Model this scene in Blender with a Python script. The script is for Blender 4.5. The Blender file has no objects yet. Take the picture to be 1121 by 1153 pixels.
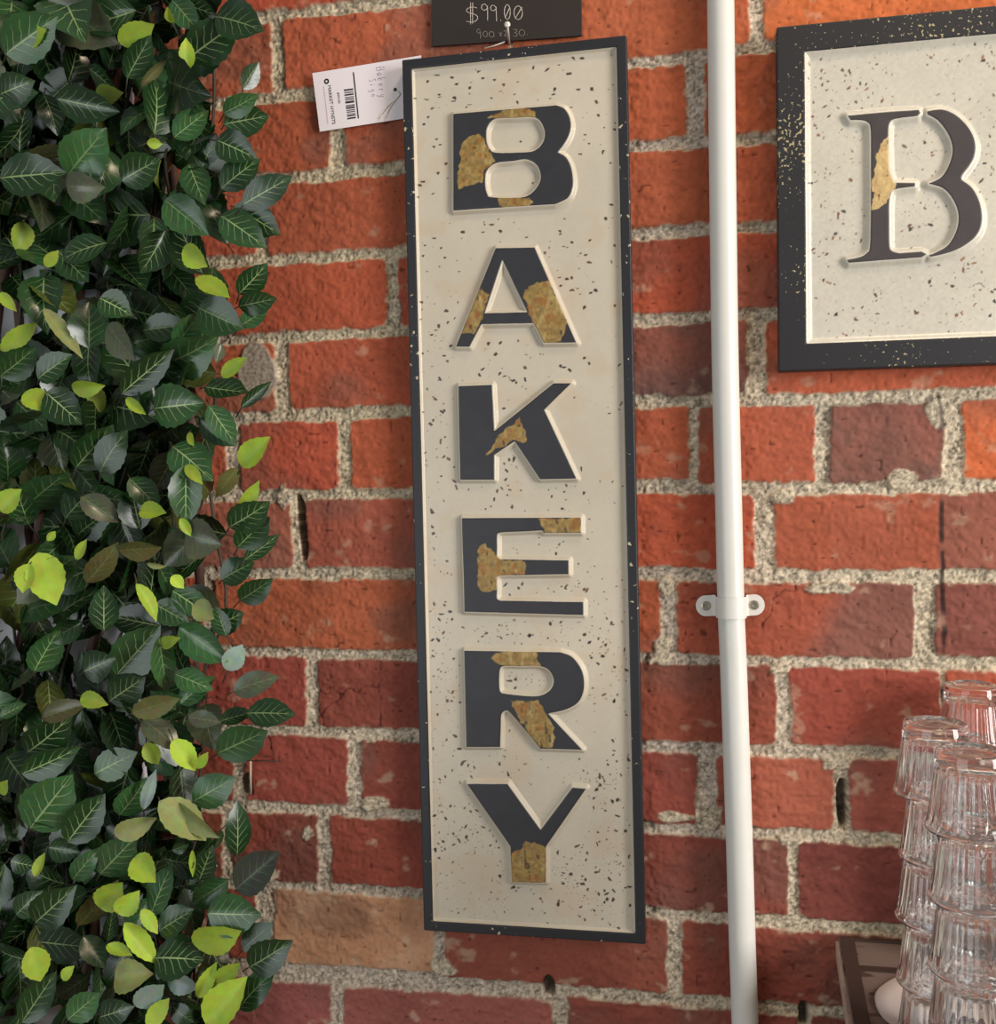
import bpy, math, random
import numpy as np
from mathutils import Vector, Matrix

random.seed(7)
RNG = np.random.default_rng(11)
S = bpy.context.scene
COL = S.collection
PI = math.pi

# ------------------------------------------------------------------ camera (measured from the brick courses)
IW, IH, FPX = 1121, 1153, 1100.0
YAW, PITCH, ROLL = 0.1891, -0.0193, 0.0161
CAM = np.array([0.2399, -0.995, 0.0204])
def _rot(a, b, c):
    Rz = np.array([[math.cos(a), -math.sin(a), 0], [math.sin(a), math.cos(a), 0], [0, 0, 1]])
    Rx = np.array([[1, 0, 0], [0, math.cos(b), -math.sin(b)], [0, math.sin(b), math.cos(b)]])
    Ry = np.array([[math.cos(c), 0, math.sin(c)], [0, 1, 0], [-math.sin(c), 0, math.cos(c)]])
    return Rz @ Rx @ Ry
ROT = _rot(YAW, PITCH, ROLL)
def ray(px, py):
    return ROT @ np.array([(px - IW / 2) / FPX, 1.0, -(py - IH / 2) / FPX])
def at(px, py, y=0.0):
    """point of the photo on the upright plane at depth y (the wall is y = 0)"""
    d = ray(px, py); t = (y - CAM[1]) / d[1]
    return CAM + t * d
def at_level(px, py, z):
    """point of the photo on the horizontal plane at height z"""
    d = ray(px, py); t = (z - CAM[2]) / d[2]
    return CAM + t * d

cd = bpy.data.cameras.new('camera'); cam = bpy.data.objects.new('camera', cd); COL.objects.link(cam)
cd.sensor_fit = 'HORIZONTAL'; cd.sensor_width = 36.0; cd.lens = FPX / IW * 36.0; cd.clip_start = 0.01
M = Matrix.Identity(4)
for i in range(3):
    M[i][0] = ROT[i, 0]; M[i][1] = ROT[i, 2]; M[i][2] = -ROT[i, 1]; M[i][3] = CAM[i]
cam.matrix_world = M
S.camera = cam

# ------------------------------------------------------------------ small helpers
def lin(r, g, b):
    f = lambda c: (c / 255 / 12.92) if c / 255 <= 0.04045 else ((c / 255 + 0.055) / 1.055) ** 2.4
    return np.array([f(r), f(g), f(b)])
def smooth(a, b, x):
    t = np.clip((x - a) / (b - a), 0, 1); return t * t * (3 - 2 * t)
def vnoise(X, Y, scale, seed):
    """smooth value noise in 0..1"""
    r = np.random.default_rng(seed); N = 256
    g = r.random((N, N))
    x = X / scale + 1000.37; y = Y / scale + 1000.71
    xi = np.floor(x).astype(np.int64); yi = np.floor(y).astype(np.int64)
    fx = x - xi; fy = y - yi
    fx = fx * fx * (3 - 2 * fx); fy = fy * fy * (3 - 2 * fy)
    a = g[xi % N, yi % N]; b = g[(xi + 1) % N, yi % N]; c = g[xi % N, (yi + 1) % N]; d = g[(xi + 1) % N, (yi + 1) % N]
    return (a * (1 - fx) + b * fx) * (1 - fy) + (c * (1 - fx) + d * fx) * fy
def fbm(X, Y, scale, seed, o=4):
    s = 0; a = 1; t = 0
    for k in range(o):
        s = s + a * vnoise(X, Y, scale / 2 ** k, seed + 17 * k); t += a; a *= 0.5
    return s / t

def mesh_np(name, V, F, mat, parent=None, col=None, uv=None, smooth_on=True):
    """V (n,3), F (m,4) or (m,3) arrays, or list of such arrays"""
    Fs = F if isinstance(F, list) else [F]
    Fs = [np.asarray(f, dtype=np.int32) for f in Fs if len(f)]
    me = bpy.data.meshes.new(name)
    V = np.asarray(V, dtype=np.float32)
    nl = sum(f.size for f in Fs); nf = sum(len(f) for f in Fs)
    me.vertices.add(len(V)); me.vertices.foreach_set('co', V.ravel())
    me.loops.add(nl); me.polygons.add(nf)
    idx = np.concatenate([f.ravel() for f in Fs])
    st = []; tot = []; k = 0
    for f in Fs:
        n = f.shape[1]; st.append(k + np.arange(len(f)) * n); tot.append(np.full(len(f), n)); k += f.size
    me.loops.foreach_set('vertex_index', idx)
    me.polygons.foreach_set('loop_start', np.concatenate(st).astype(np.int32))
    me.polygons.foreach_set('use_smooth', np.full(nf, smooth_on))
    me.update(calc_edges=True); me.validate()
    if col is not None:
        ca = me.color_attributes.new('Col', 'FLOAT_COLOR', 'POINT')
        c4 = np.ones((len(V), 4), dtype=np.float32); c4[:, :col.shape[1]] = col
        ca.data.foreach_set('color', c4.ravel())
    if uv is not None:
        ul = me.uv_layers.new(name='UVMap')
        li = np.empty(len(me.loops), dtype=np.int32); me.loops.foreach_get('vertex_index', li)
        ul.data.foreach_set('uv', uv[li].astype(np.float32).ravel())
    if mat: me.materials.append(mat)
    o = bpy.data.objects.new(name, me); COL.objects.link(o)
    if parent: o.parent = parent
    return o
class MB:
    """collects shapes into one mesh"""
    def __init__(self): self.v = []; self.f3 = []; self.f4 = []; self.n = 0
    def add(self, V, F):
        self.v += [tuple(p) for p in V]
        for f in F:
            f = [i + self.n for i in f]
            if len(f) == 3: self.f3.append(f)
            elif len(f) == 4: self.f4.append(f)
            else:
                for k in range(1, len(f) - 1): self.f3.append([f[0], f[k], f[k + 1]])
        self.n = len(self.v)
    def tube(self, pts, r, n=8, cap=True):
        pts = [Vector(p) for p in pts]; R = r if isinstance(r, (list, tuple)) else [r] * len(pts)
        V = []; F = []; up = None
        for i, p in enumerate(pts):
            d = (pts[min(i + 1, len(pts) - 1)] - pts[max(i - 1, 0)]).normalized()
            if up is None:
                up = Vector((0, -1, 0)) if abs(d.y) < 0.9 else Vector((0, 0, 1))
            s = d.cross(up).normalized(); u = s.cross(d).normalized(); up = u
            for k in range(n):
                a = 2 * PI * k / n
                V.append(p + (s * math.cos(a) + u * math.sin(a)) * R[i])
        for i in range(len(pts) - 1):
            for k in range(n):
                a = i * n + k; b = i * n + (k + 1) % n
                F.append([a, b, b + n, a + n])
        if cap:
            F.append(list(range(n))[::-1]); F.append([(len(pts) - 1) * n + k for k in range(n)])
        self.add(V, F)
    def box(self, x0, x1, y0, y1, z0, z1):
        V = [(x0, y0, z0), (x1, y0, z0), (x1, y1, z0), (x0, y1, z0), (x0, y0, z1), (x1, y0, z1), (x1, y1, z1), (x0, y1, z1)]
        self.add(V, [[0, 3, 2, 1], [4, 5, 6, 7], [0, 1, 5, 4], [1, 2, 6, 5], [2, 3, 7, 6], [3, 0, 4, 7]])
    def prism(self, poly, y0, y1):
        """polygon of (x,z) drawn out from depth y0 (front) to y1"""
        n = len(poly)
        V = [(x, y0, z) for x, z in poly] + [(x, y1, z) for x, z in poly]
        a = sum(poly[i][0] * poly[(i + 1) % n][1] - poly[(i + 1) % n][0] * poly[i][1] for i in range(n))
        F = [list(range(n)) if a > 0 else list(range(n))[::-1], [n + i for i in (range(n)[::-1] if a > 0 else range(n))]]
        for i in range(n):
            j = (i + 1) % n
            F.append([i, n + i, n + j, j] if a > 0 else [i, j, n + j, n + i])
        self.add(V, F)
    def build(self, name, mat, parent=None, sm=False, bevel=0):
        o = mesh_np(name, np.array(self.v), [f for f in (self.f4, self.f3) if f], mat, parent, smooth_on=sm)
        if bevel:
            b = o.modifiers.new('bevel', 'BEVEL'); b.width = bevel; b.segments = 2; b.limit_method = 'ANGLE'
        return o
def tag(o, label=None, cat=None, group=None, kind=None):
    if label: o['label'] = label
    if cat: o['category'] = cat
    if group: o['group'] = group
    if kind: o['kind'] = kind
    return o
def thing(name, label, cat, loc=(0, 0, 0), group=None):
    o = bpy.data.objects.new(name, None); COL.objects.link(o); o.empty_display_size = 0.05
    o.location = loc
    return tag(o, label, cat, group)
def adopt(o, parent):
    o.parent = parent; o.matrix_parent_inverse = Matrix.Translation(-Vector(parent.location)); return o

# ------------------------------------------------------------------ materials
def new_mat(name):
    m = bpy.data.materials.new(name); m.use_nodes = True
    nt = m.node_tree; return m, nt, nt.nodes['Principled BSDF']
def nd(nt, t, **kw):
    n = nt.nodes.new(t)
    for k, v in kw.items():
        if k in n.inputs: n.inputs[k].default_value = v
        else: setattr(n, k, v)
    return n
def mixc(nt, fac, a, b, bt='MIX'):
    n = nt.nodes.new('ShaderNodeMix'); n.data_type = 'RGBA'; n.blend_type = bt
    for s, v in ((0, fac), (6, a), (7, b)):
        if hasattr(v, 'is_linked') or hasattr(v, 'links'): nt.links.new(v, n.inputs[s])
        else: n.inputs[s].default_value = v if s == 0 else (*v[:3], 1)
    return n.outputs[2]
def mth(nt, op, a, b=None, c=None):
    n = nt.nodes.new('ShaderNodeMath'); n.operation = op
    for i, v in enumerate((a, b, c)):
        if v is None: continue
        if hasattr(v, 'links'): nt.links.new(v, n.inputs[i])
        else: n.inputs[i].default_value = v
    return n.outputs[0]
def add_bump(nt, b, scale, strength, dist, detail=6, coord=None):
    tc = nd(nt, 'ShaderNodeTexCoord')
    n = nd(nt, 'ShaderNodeTexNoise', Scale=scale, Detail=detail)
    nt.links.new(tc.outputs['Object'], n.inputs['Vector'])
    bp = nd(nt, 'ShaderNodeBump', Strength=strength, Distance=dist)
    nt.links.new(n.outputs[0], bp.inputs['Height']); nt.links.new(bp.outputs[0], b.inputs['Normal'])
    return n
def plain(name, rgb, rough=0.5, metal=0.0, bump=None, var=0.0, vscale=40, spec=0.5):
    m, nt, b = new_mat(name)
    c = lin(*rgb)
    b.inputs['Base Color'].default_value = (*c, 1); b.inputs['Roughness'].default_value = rough; b.inputs['Metallic'].default_value = metal
    b.inputs['Specular IOR Level'].default_value = spec
    if var:
        tc = nd(nt, 'ShaderNodeTexCoord'); n = nd(nt, 'ShaderNodeTexNoise', Scale=vscale, Detail=5)
        nt.links.new(tc.outputs['Object'], n.inputs['Vector'])
        o = mixc(nt, n.outputs[0], c * (1 - var), np.minimum(c * (1 + var), 1)); nt.links.new(o, b.inputs['Base Color'])
    if bump: add_bump(nt, b, *bump)
    return m
def vcol(name, rough, metal=0.0, bump=None, spec=0.5, rough_alpha=None):
    """colour comes from the mesh's own colour attribute (bricks with dimmer light painted in low down, paint and rust)"""
    m, nt, b = new_mat(name)
    a = nd(nt, 'ShaderNodeVertexColor'); a.layer_name = 'Col'
    nt.links.new(a.outputs[0], b.inputs['Base Color'])
    b.inputs['Roughness'].default_value = rough; b.inputs['Metallic'].default_value = metal
    b.inputs['Specular IOR Level'].default_value = spec
    if rough_alpha is not None:
        r = mth(nt, 'MULTIPLY_ADD', a.outputs[1], rough - rough_alpha, rough_alpha); nt.links.new(r, b.inputs['Roughness'])
    if bump: add_bump(nt, b, *bump)
    return m
def flecked(name, base, fleck, rough=0.45, thr=0.68, scale=170, big=9, spec=0.5):
    """dark paint with small chips that cluster"""
    m, nt, b = new_mat(name)
    tc = nd(nt, 'ShaderNodeTexCoord')
    n1 = nd(nt, 'ShaderNodeTexNoise', Scale=scale, Detail=3); n2 = nd(nt, 'ShaderNodeTexNoise', Scale=big, Detail=3)
    for n in (n1, n2): nt.links.new(tc.outputs['Object'], n.inputs['Vector'])
    s = mth(nt, 'MULTIPLY_ADD', n2.outputs[0], 0.45, n1.outputs[0])
    k = mth(nt, 'GREATER_THAN', s, thr + 0.225)
    cb = mixc(nt, n2.outputs[0], lin(*base) * 0.8, lin(*base) * 1.25)
    o = mixc(nt, k, cb, lin(*fleck)); nt.links.new(o, b.inputs['Base Color'])
    b.inputs['Roughness'].default_value = rough; b.inputs['Specular IOR Level'].default_value = spec
    return m

MAT_BRICK = vcol('brick_and_mortar', 0.85, bump=(900, 0.35, 0.0006, 4), spec=0.25)
MAT_PANEL = vcol('cream_enamel', 0.30, metal=0.0, bump=(60, 0.08, 0.001, 3))
MAT_LETTER = vcol('black_paint_and_ochre_wear', 0.42, bump=(500, 0.12, 0.0004, 4))
MAT_FRAME = flecked('black_frame_paint', (38, 38, 42), (190, 180, 150), 0.45, 0.70, 170, 9)
MAT_FRAME2 = flecked('black_wide_frame_paint', (34, 33, 36), (180, 165, 125), 0.55, 0.665, 300, 8)
MAT_WHITE = plain('white_wall_paint', (240, 240, 242), 0.55, bump=(30, 0.1, 0.002))
MAT_PIPE = plain('white_conduit_plastic', (222, 220, 212), 0.32, var=0.05, vscale=25)
MAT_CLIP = plain('white_clip_plastic', (226, 222, 214), 0.38)
MAT_SCREW = plain('screw_steel', (178, 168, 150), 0.35, 0.8)
MAT_BLACKBOARD = plain('chalkboard_black', (42, 34, 30), 0.6, var=0.15, vscale=30)
MAT_CHALK = plain('chalk', (196, 186, 176), 0.9)
MAT_CHALKF = plain('faint_chalk', (135, 126, 116), 0.9)
MAT_CARD = plain('tag_card', (240, 230, 232), 0.55)
MAT_INK = plain('print_black', (30, 28, 30), 0.6)
MAT_INKP = plain('print_mauve', (196, 160, 182), 0.6)
MAT_PEN = plain('pen_mauve', (190, 172, 198), 0.6)
MAT_STRING = plain('white_string', (236, 228, 214), 0.7)
MAT_NAIL = plain('nail_head_white', (235, 226, 214), 0.3, 0.3)
MAT_STICK = plain('willow_bark', (92, 66, 54), 0.75, bump=(90, 0.5, 0.002), var=0.4, vscale=60)
MAT_VINE = plain('vine_stem', (58, 52, 38), 0.6, var=0.3)
MAT_WIRE = plain('rusty_wire', (60, 44, 36), 0.6)
MAT_ROD = plain('pale_rod', (196, 176, 150), 0.6)
MAT_DOILY = plain('paper_mat', (205, 190, 182), 0.8, bump=(120, 0.2, 0.001))

# ------------------------------------------------------------------ the brick wall: relief measured course by course
ROWS = {  # mortar line k: points of the photo along its centre
    -2: [(318, 15), (739, -32), (848, -45)], -1: [(318, 108), (739, 68), (848, 53)], 0: [(361, 195), (740, 163), (848, 156)],
    1: [(361, 288), (740, 262), (848, 255)], 2: [(361, 377), (740, 360), (837, 354)], 3: [(361, 467), (740, 453), (880, 451)],
    4: [(380, 557), (740, 549), (880, 551)], 5: [(380, 645), (740, 646), (880, 649)], 6: [(380, 736), (775, 743), (880, 745)],
    7: [(424, 828), (756, 843), (963, 848)], 8: [(424, 916), (756, 935), (982, 946)], 9: [(424, 1005), (756, 1029), (963, 1045)],
    10: [(332, 1096), (570, 1112), (869, 1136)]}
CRS = 0.0858; Z0 = 0.3643
def row_z(k, X):
    if k in ROWS:
        P = [at(x, y) for x, y in ROWS[k]]
        xs = [p[0] for p in P]; zs = [p[2] for p in P]
        return np.interp(X, xs, zs)
    return np.full_like(X, Z0 - k * CRS)
def joint_x(px, k):
    y = 576.0
    for _ in range(8):
        p = at(px, y); zt = 0.5 * (float(row_z(k - 1, np.array([p[0]]))[0]) + float(row_z(k, np.array([p[0]]))[0]))
        y += (p[2] - zt) * 1050
    return at(px, y)[0]
# course: joints (photo x of the joint centre, half width in mm)
JOINTS = {
    -1: [(312, 7), (575, 0.3), (852, 6)], 0: [(379, 7), (640, 6), (782, 8), (1050, 6)], 1: [(293, 6), (545, 6), (821, 5), (1080, 6)],
    2: [(190, 6), (441, 7), (697, 6), (965, 6)], 3: [(317, 8), (577, 6), (852, 8), (1133, 6)], 4: [(262, 8), (388, 6), (643, 6), (780, 5.5), (925, 6), (1073, 9)],
    5: [(336, 7), (598, 6), (861, 8), (1145, 6)], 6: [(235, 6), (490, 6), (752, 7), (1042, 9)], 7: [(350, 7), (612, 6), (882, 7), (1062, 2)],
    8: [(268, 7), (398, 7), (660, 6), (795, 10), (948, 8), (1090, 6)], 9: [(255, 6), (365, 6), (625, 6), (893, 5), (1175, 6)],
    10: [(298, 9), (494, 6), (758, 6.5), (1035, 6)], 11: [(378, 7), (629, 8), (905, 6)]}
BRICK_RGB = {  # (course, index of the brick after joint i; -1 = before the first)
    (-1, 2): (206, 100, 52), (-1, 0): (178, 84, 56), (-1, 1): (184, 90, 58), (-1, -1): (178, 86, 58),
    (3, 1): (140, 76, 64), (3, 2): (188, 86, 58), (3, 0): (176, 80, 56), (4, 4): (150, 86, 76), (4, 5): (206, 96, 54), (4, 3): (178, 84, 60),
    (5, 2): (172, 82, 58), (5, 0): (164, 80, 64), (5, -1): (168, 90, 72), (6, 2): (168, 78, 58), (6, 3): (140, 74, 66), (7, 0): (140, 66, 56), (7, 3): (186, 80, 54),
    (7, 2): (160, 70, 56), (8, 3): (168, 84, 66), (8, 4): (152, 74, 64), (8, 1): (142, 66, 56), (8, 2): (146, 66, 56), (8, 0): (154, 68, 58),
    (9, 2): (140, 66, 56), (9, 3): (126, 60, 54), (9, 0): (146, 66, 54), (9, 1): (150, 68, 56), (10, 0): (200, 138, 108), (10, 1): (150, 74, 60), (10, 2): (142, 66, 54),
    (11, 0): (156, 84, 78), (11, 1): (142, 68, 58), (11, 2): (132, 66, 56), (11, -1): (154, 80, 78)}  # brick tints; the low courses also carry the wall's dimmer light in their tone

XL = at(150, 600)[0]; XR = at(1121, 576)[0] + 0.42
ZT = at(300, -60)[2] + 0.20; ZB = at(300, 1153)[2] - 0.16
STEP = 0.00135
xs = np.arange(XL, XR, STEP); zs = np.arange(ZB, ZT, STEP)
X, Z = np.meshgrid(xs, zs)                     # rows = z
def build_wall():
    w1 = (fbm(X, Z, 0.022, 3, 3) - 0.5) * 0.010      # slow wander of the edges
    w2 = (fbm(X, Z, 0.005, 5, 2) - 0.5) * 0.005      # crumbling
    grain = RNG.random(X.shape); g2 = vnoise(X, Z, 0.0022, 8); g3 = vnoise(X, Z, 0.0035, 9)
    H = -0.0042 + (fbm(X, Z, 0.012, 21, 3) - 0.5) * 0.0036 + (g2 - 0.5) * 0.0022 + (grain - 0.5) * 0.0004
    base_m = lin(204, 188, 162)
    g4 = vnoise(X + 0.3, Z, 0.0028, 13)
    mc = 0.50 + 0.62 * g2 + 0.50 * (grain - 0.5) + 0.34 * (g3 - 0.5)
    mc = mc * (1 - 0.45 * smooth(0.72, 0.85, g4))
    patch = fbm(X, Z, 0.12, 31, 3)
    C = base_m[None, None, :] * np.clip(mc, 0.22, 1.5)[..., None]
    C *= (0.86 + 0.3 * patch)[..., None]
    C[..., 2] *= (0.9 + 0.25 * vnoise(X, Z, 0.3, 33))
    courses = range(-5, 15)
    for k in courses:
        if k in JOINTS: J = [(joint_x(px, k), max(hw - 0.6, 0.1) * 0.001) for px, hw in JOINTS[k]]
        else:
            o = 0.12 if k % 2 else 0.0
            J = [(-0.3 + o + 0.247 * i, 0.006) for i in range(5)]
        first = J[0][0]; last = J[-1][0]
        while J[0][0] > XL - 0.3: J.insert(0, (J[0][0] - 0.245, 0.006))
        n0 = next(i for i, j in enumerate(J) if j[0] == first)
        while J[-1][0] < XR + 0.3: J.append((J[-1][0] + 0.245, 0.006))
        for i in range(len(J) - 1):
            x0 = J[i][0] + J[i][1]; x1 = J[i + 1][0] - J[i + 1][1]
            rs = np.random.default_rng(1000 + k * 40 + i)
            a = max(np.searchsorted(xs, x0 - 0.012), 0); b = min(np.searchsorted(xs, x1 + 0.012), len(xs))
            if b - a < 2: continue
            xm = (x0 + x1) / 2
            za = float(row_z(k, np.array([xm]))[0]) - 0.02; zb = float(row_z(k - 1, np.array([xm]))[0]) + 0.02
            c = max(np.searchsorted(zs, za), 0); d = min(np.searchsorted(zs, zb), len(zs))
            if d - c < 2: continue
            sl = (slice(c, d), slice(a, b))
            x = X[sl]; z = Z[sl]
            ht = 0.0051 + rs.normal(0, 0.0008); hb = 0.0051 + rs.normal(0, 0.0008)
            if k == 10 and xm < 0.1: hb += 0.005
            if k == 11 and xm < 0.1: ht += 0.004
            top = row_z(k - 1, x[0]) - ht; bot = row_z(k, x[0]) + hb
            ww = w1[sl] * 0.8 + w2[sl]
            skew = rs.normal(0, 0.012)
            dx = np.minimum(x - x0 + skew * (z - za), x1 - x - skew * (z - za)); dz = np.minimum(top[None, :] - z, z - bot[None, :])
            r = 0.006
            qx = np.maximum(r - dx, 0); qz = np.maximum(r - dz, 0)
            sd = np.minimum(np.minimum(dx, dz), r - np.sqrt(qx * qx + qz * qz)) + ww * 0.55
            t = smooth(-0.0004, 0.0022, sd)
            key = (k, i - n0)
            off = rs.uniform(-0.0012, 0.0004)
            f1 = fbm(x * 0.8, z, 0.016, 50 + i + k, 4); f2 = vnoise(x, z, 0.0032, 60); f3 = vnoise(x * 0.6, z, 0.007, 63)
            bh = off + (f1 - 0.5) * 0.0022 + (f2 - 0.5) * 0.0011 + (f3 - 0.5) * 0.0016 - 0.0008
            pits = smooth(0.90, 0.97, vnoise(x, z, 0.0045, 71 + i)); bh -= pits * 0.0009
            # cracks in some bricks
            crk = np.zeros_like(x)
            if key in ((7, 0), (6, 2), (7, 2), (2, 1), (8, 0)):
                cn = np.abs(fbm(x, z * 0.6, 0.035, 90 + k, 3) - 0.5); crk = (1 - smooth(0.0, 0.010, cn)) * smooth(0.52, 0.62, vnoise(x, z, 0.05, 91 + k))
                bh -= crk * 0.0016
            H[sl] = H[sl] * (1 - t) + bh * t
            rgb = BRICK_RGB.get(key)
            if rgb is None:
                base = lin(176, 80, 55) if k < 7 else lin(148, 68, 56)  # lower courses darker: the dimmer light down there is put into the colour
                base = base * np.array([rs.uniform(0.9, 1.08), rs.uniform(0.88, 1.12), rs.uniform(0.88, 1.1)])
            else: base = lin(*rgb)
            cl = fbm(x, z, 0.05, 120 + k * 7 + i, 4)
            cc = base[None, None, :] * (0.80 + 0.40 * cl + 0.16 * (f2 - 0.5) + 0.10 * (grain[sl] - 0.5))[..., None]
            # firing marks: purple grey clouds
            purple = lin(112, 78, 72); pm = smooth(0.56, 0.74, fbm(x, z, 0.09, 140 + k * 3 + i, 3)) * 0.45
            if key == (3, 1): pm = np.clip(pm + smooth(0.0, -0.05, z - (zb - 0.045)) * 0.6, 0, 0.9); purple = lin(92, 74, 76)
            if key == (4, 4): pm = np.clip(smooth(0.42, 0.6, cl) * 0.6 + pm, 0, 0.7)
            if key == (5, 2): pm = np.maximum(pm * 0.3, smooth(-0.001, 0.002, x - joint_x(1056, 5)) * 0.75); purple = lin(146, 84, 74)
            if key == (6, 2): pm = np.maximum(pm, smooth(-0.02, 0.02, x - joint_x(925, 6) - (z - za - 0.05) * 0.5) * 0.75); purple = lin(126, 82, 76)
            if key == (6, 3): pm *= 0.2
            cc = cc * (1 - pm[..., None]) + (purple[None, None, :] * (0.8 + 0.4 * cl)[..., None]) * pm[..., None]
            # chalky scuffs and pale specks
            sc = smooth(0.70, 0.82, fbm(x, z * 1.3, 0.022, 160 + i + k * 5, 4)) * 0.30
            if k >= 8: sc = sc * 1.5
            if key == (10, 0): sc = sc + smooth(0.45, 0.7, cl) * 0.25
            cc = cc * (1 - sc[..., None]) + lin(206, 168, 146)[None, None, :] * sc[..., None]
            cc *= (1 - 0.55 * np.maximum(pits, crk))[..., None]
            # mortar smear along the arris
            sm = (1 - smooth(0.0008, 0.0035, sd)) * smooth(0.52, 0.66, vnoise(x, z, 0.009, 180 + k))
            cc = cc * (1 - 0.7 * sm[..., None]) + lin(205, 190, 168)[None, None, :] * 0.7 * sm[..., None]
            g_ = cc.mean(-1, keepdims=True); cc = (cc * 0.94 + g_ * 0.06) * np.array([0.97, 1.09, 0.98])
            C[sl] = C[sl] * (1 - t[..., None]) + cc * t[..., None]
    for px, py, rx_, rz_, sd_ in ((938, 662, 0.024, 0.0065, 1), (1013, 541, 0.013, 0.010, 2), (744, 735, 0.013, 0.016, 3), (748, 660, 0.008, 0.010, 4), (1060, 462, 0.014, 0.014, 5), (878, 752, 0.010, 0.007, 6),
                                  (800, 925, 0.012, 0.016, 7), (760, 920, 0.016, 0.006, 8), (938, 860, 0.014, 0.009, 9), (445, 350, 0.008, 0.016, 10), (420, 905, 0.016, 0.008, 11), (830, 850, 0.014, 0.006, 12),
                                  (500, 1090, 0.014, 0.012, 13), (320, 560, 0.010, 0.016, 14), (345, 940, 0.007, 0.010, 15), (890, 946, 0.012, 0.006, 16), (880, 560, 0.010, 0.010, 17), (300, 985, 0.02, 0.008, 18)):
        p = at(px, py); dd = np.sqrt(((X - p[0]) / rx_) ** 2 + ((Z - p[2]) / rz_) ** 2) + (fbm(X, Z, 0.012, 230 + sd_, 3) - 0.5) * 1.1
        m = 1 - smooth(0.8, 1.02, dd)
        H[:] = H * (1 - m) + (0.0002 + (g2 - 0.5) * 0.0018) * m
        C[:] = C * (1 - m[..., None]) + (base_m[None, None, :] * np.clip(mc, 0.22, 1.5)[..., None]) * m[..., None]
    # holes where the mortar has fallen out; a grey mortar patch; a broken vertical line of black ink
    def dig(px, py, wx, wz, depth, seed, tilt=0.0):
        p = at(px, py); dx = (X - p[0] + tilt * (Z - p[2])) / wx; dz = (Z - p[2]) / wz
        m = 1 - smooth(0.75, 1.1, np.sqrt(dx ** 4 + dz ** 4) ** 0.5 + (fbm(X, Z, 0.008, seed, 2) - 0.5) * 0.5)
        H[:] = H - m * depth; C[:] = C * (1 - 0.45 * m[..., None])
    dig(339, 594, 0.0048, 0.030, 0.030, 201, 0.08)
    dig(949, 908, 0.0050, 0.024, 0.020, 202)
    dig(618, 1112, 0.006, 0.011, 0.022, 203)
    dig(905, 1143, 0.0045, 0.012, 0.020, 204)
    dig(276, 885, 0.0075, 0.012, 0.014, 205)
    p = at(288, 420); dd = np.sqrt(((X - p[0]) / 0.022) ** 2 + ((Z - p[2]) / 0.036) ** 2) + (fbm(X, Z, 0.03, 210, 3) - 0.5) * 0.6
    m = 1 - smooth(0.85, 1.0, dd)
    H[:] = H * (1 - m) + (0.0004 + (g2 - 0.5) * 0.0012) * m
    C[:] = C * (1 - m[..., None]) + (lin(166, 152, 136)[None, None, :] * np.clip(0.6 + 0.5 * g2 + 0.3 * (grain - 0.5), 0.2, 1.4)[..., None]) * m[..., None]
    xa = np.interp(-zs, [-at(1058, 440)[2], -at(1060, 560)[2], -at(1062, 690)[2], -at(1062, 800)[2]],
                   [at(1058, 440)[0], at(1060, 560)[0], at(1062, 690)[0], at(1062, 800)[0]])[:, None]
    wob = (fbm(X * 0 + 1, Z, 0.02, 220, 3) - 0.5) * 0.004
    ln = 1 - smooth(0.0008, 0.0022, np.abs(X - xa - wob) / (0.4 + 1.8 * vnoise(X * 0, Z, 0.03, 221)))
    zr = smooth(at(1060, 800)[2] - 0.004, at(1060, 790)[2], Z) * (1 - smooth(at(1060, 565)[2] - 0.003, at(1060, 560)[2], Z)) + \
        0.5 * (1 - smooth(at(1060, 585)[2], at(1060, 560)[2], Z)) * 0 + 0.7 * smooth(at(1058, 490)[2], at(1058, 485)[2], Z) * (1 - smooth(at(1058, 440)[2] - 0.004, at(1058, 440)[2], Z))
    ln = ln * np.clip(zr, 0, 1) * smooth(0.35, 0.5, vnoise(X * 0, Z, 0.014, 223))
    C[:] = C * (1 - 0.85 * ln[..., None]) + lin(34, 26, 26)[None, None, :] * 0.85 * ln[..., None]
    H[:] = np.minimum(H, 0.0006)
    nz, nx = X.shape
    V = np.stack([X.ravel(), -H.ravel(), Z.ravel()], 1)
    idx = np.arange(nx * nz).reshape(nz, nx)
    F = np.stack([idx[:-1, :-1].ravel(), idx[:-1, 1:].ravel(), idx[1:, 1:].ravel(), idx[1:, :-1].ravel()], 1)
    o = mesh_np('wall_back', V, F, MAT_BRICK, col=np.clip(C.reshape(-1, 3), 0.002, 0.95))
    return tag(o, kind='structure')
build_wall()

# white painted wall that meets the brick behind the ivy, and its edge board
mb = MB(); mb.box(XL - 0.75, XL - 0.03, -0.004, 0.05, ZB, ZT)
tag(mb.build('wall_left', MAT_WHITE), kind='structure')
mb = MB(); mb.box(XL - 0.032, XL + 0.012, -0.012, 0.05, ZB, ZT)
tag(mb.build('trim_1', MAT_WHITE, bevel=0.002), kind='structure')
FLOOR_Z = -1.32
mb = MB(); mb.box(XL - 0.75, XR, -3.2, 0.05, FLOOR_Z - 0.05, FLOOR_Z)
tag(mb.build('floor', plain('floor_boards', (120, 92, 70), 0.5, var=0.3, vscale=6)), kind='structure')

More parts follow.
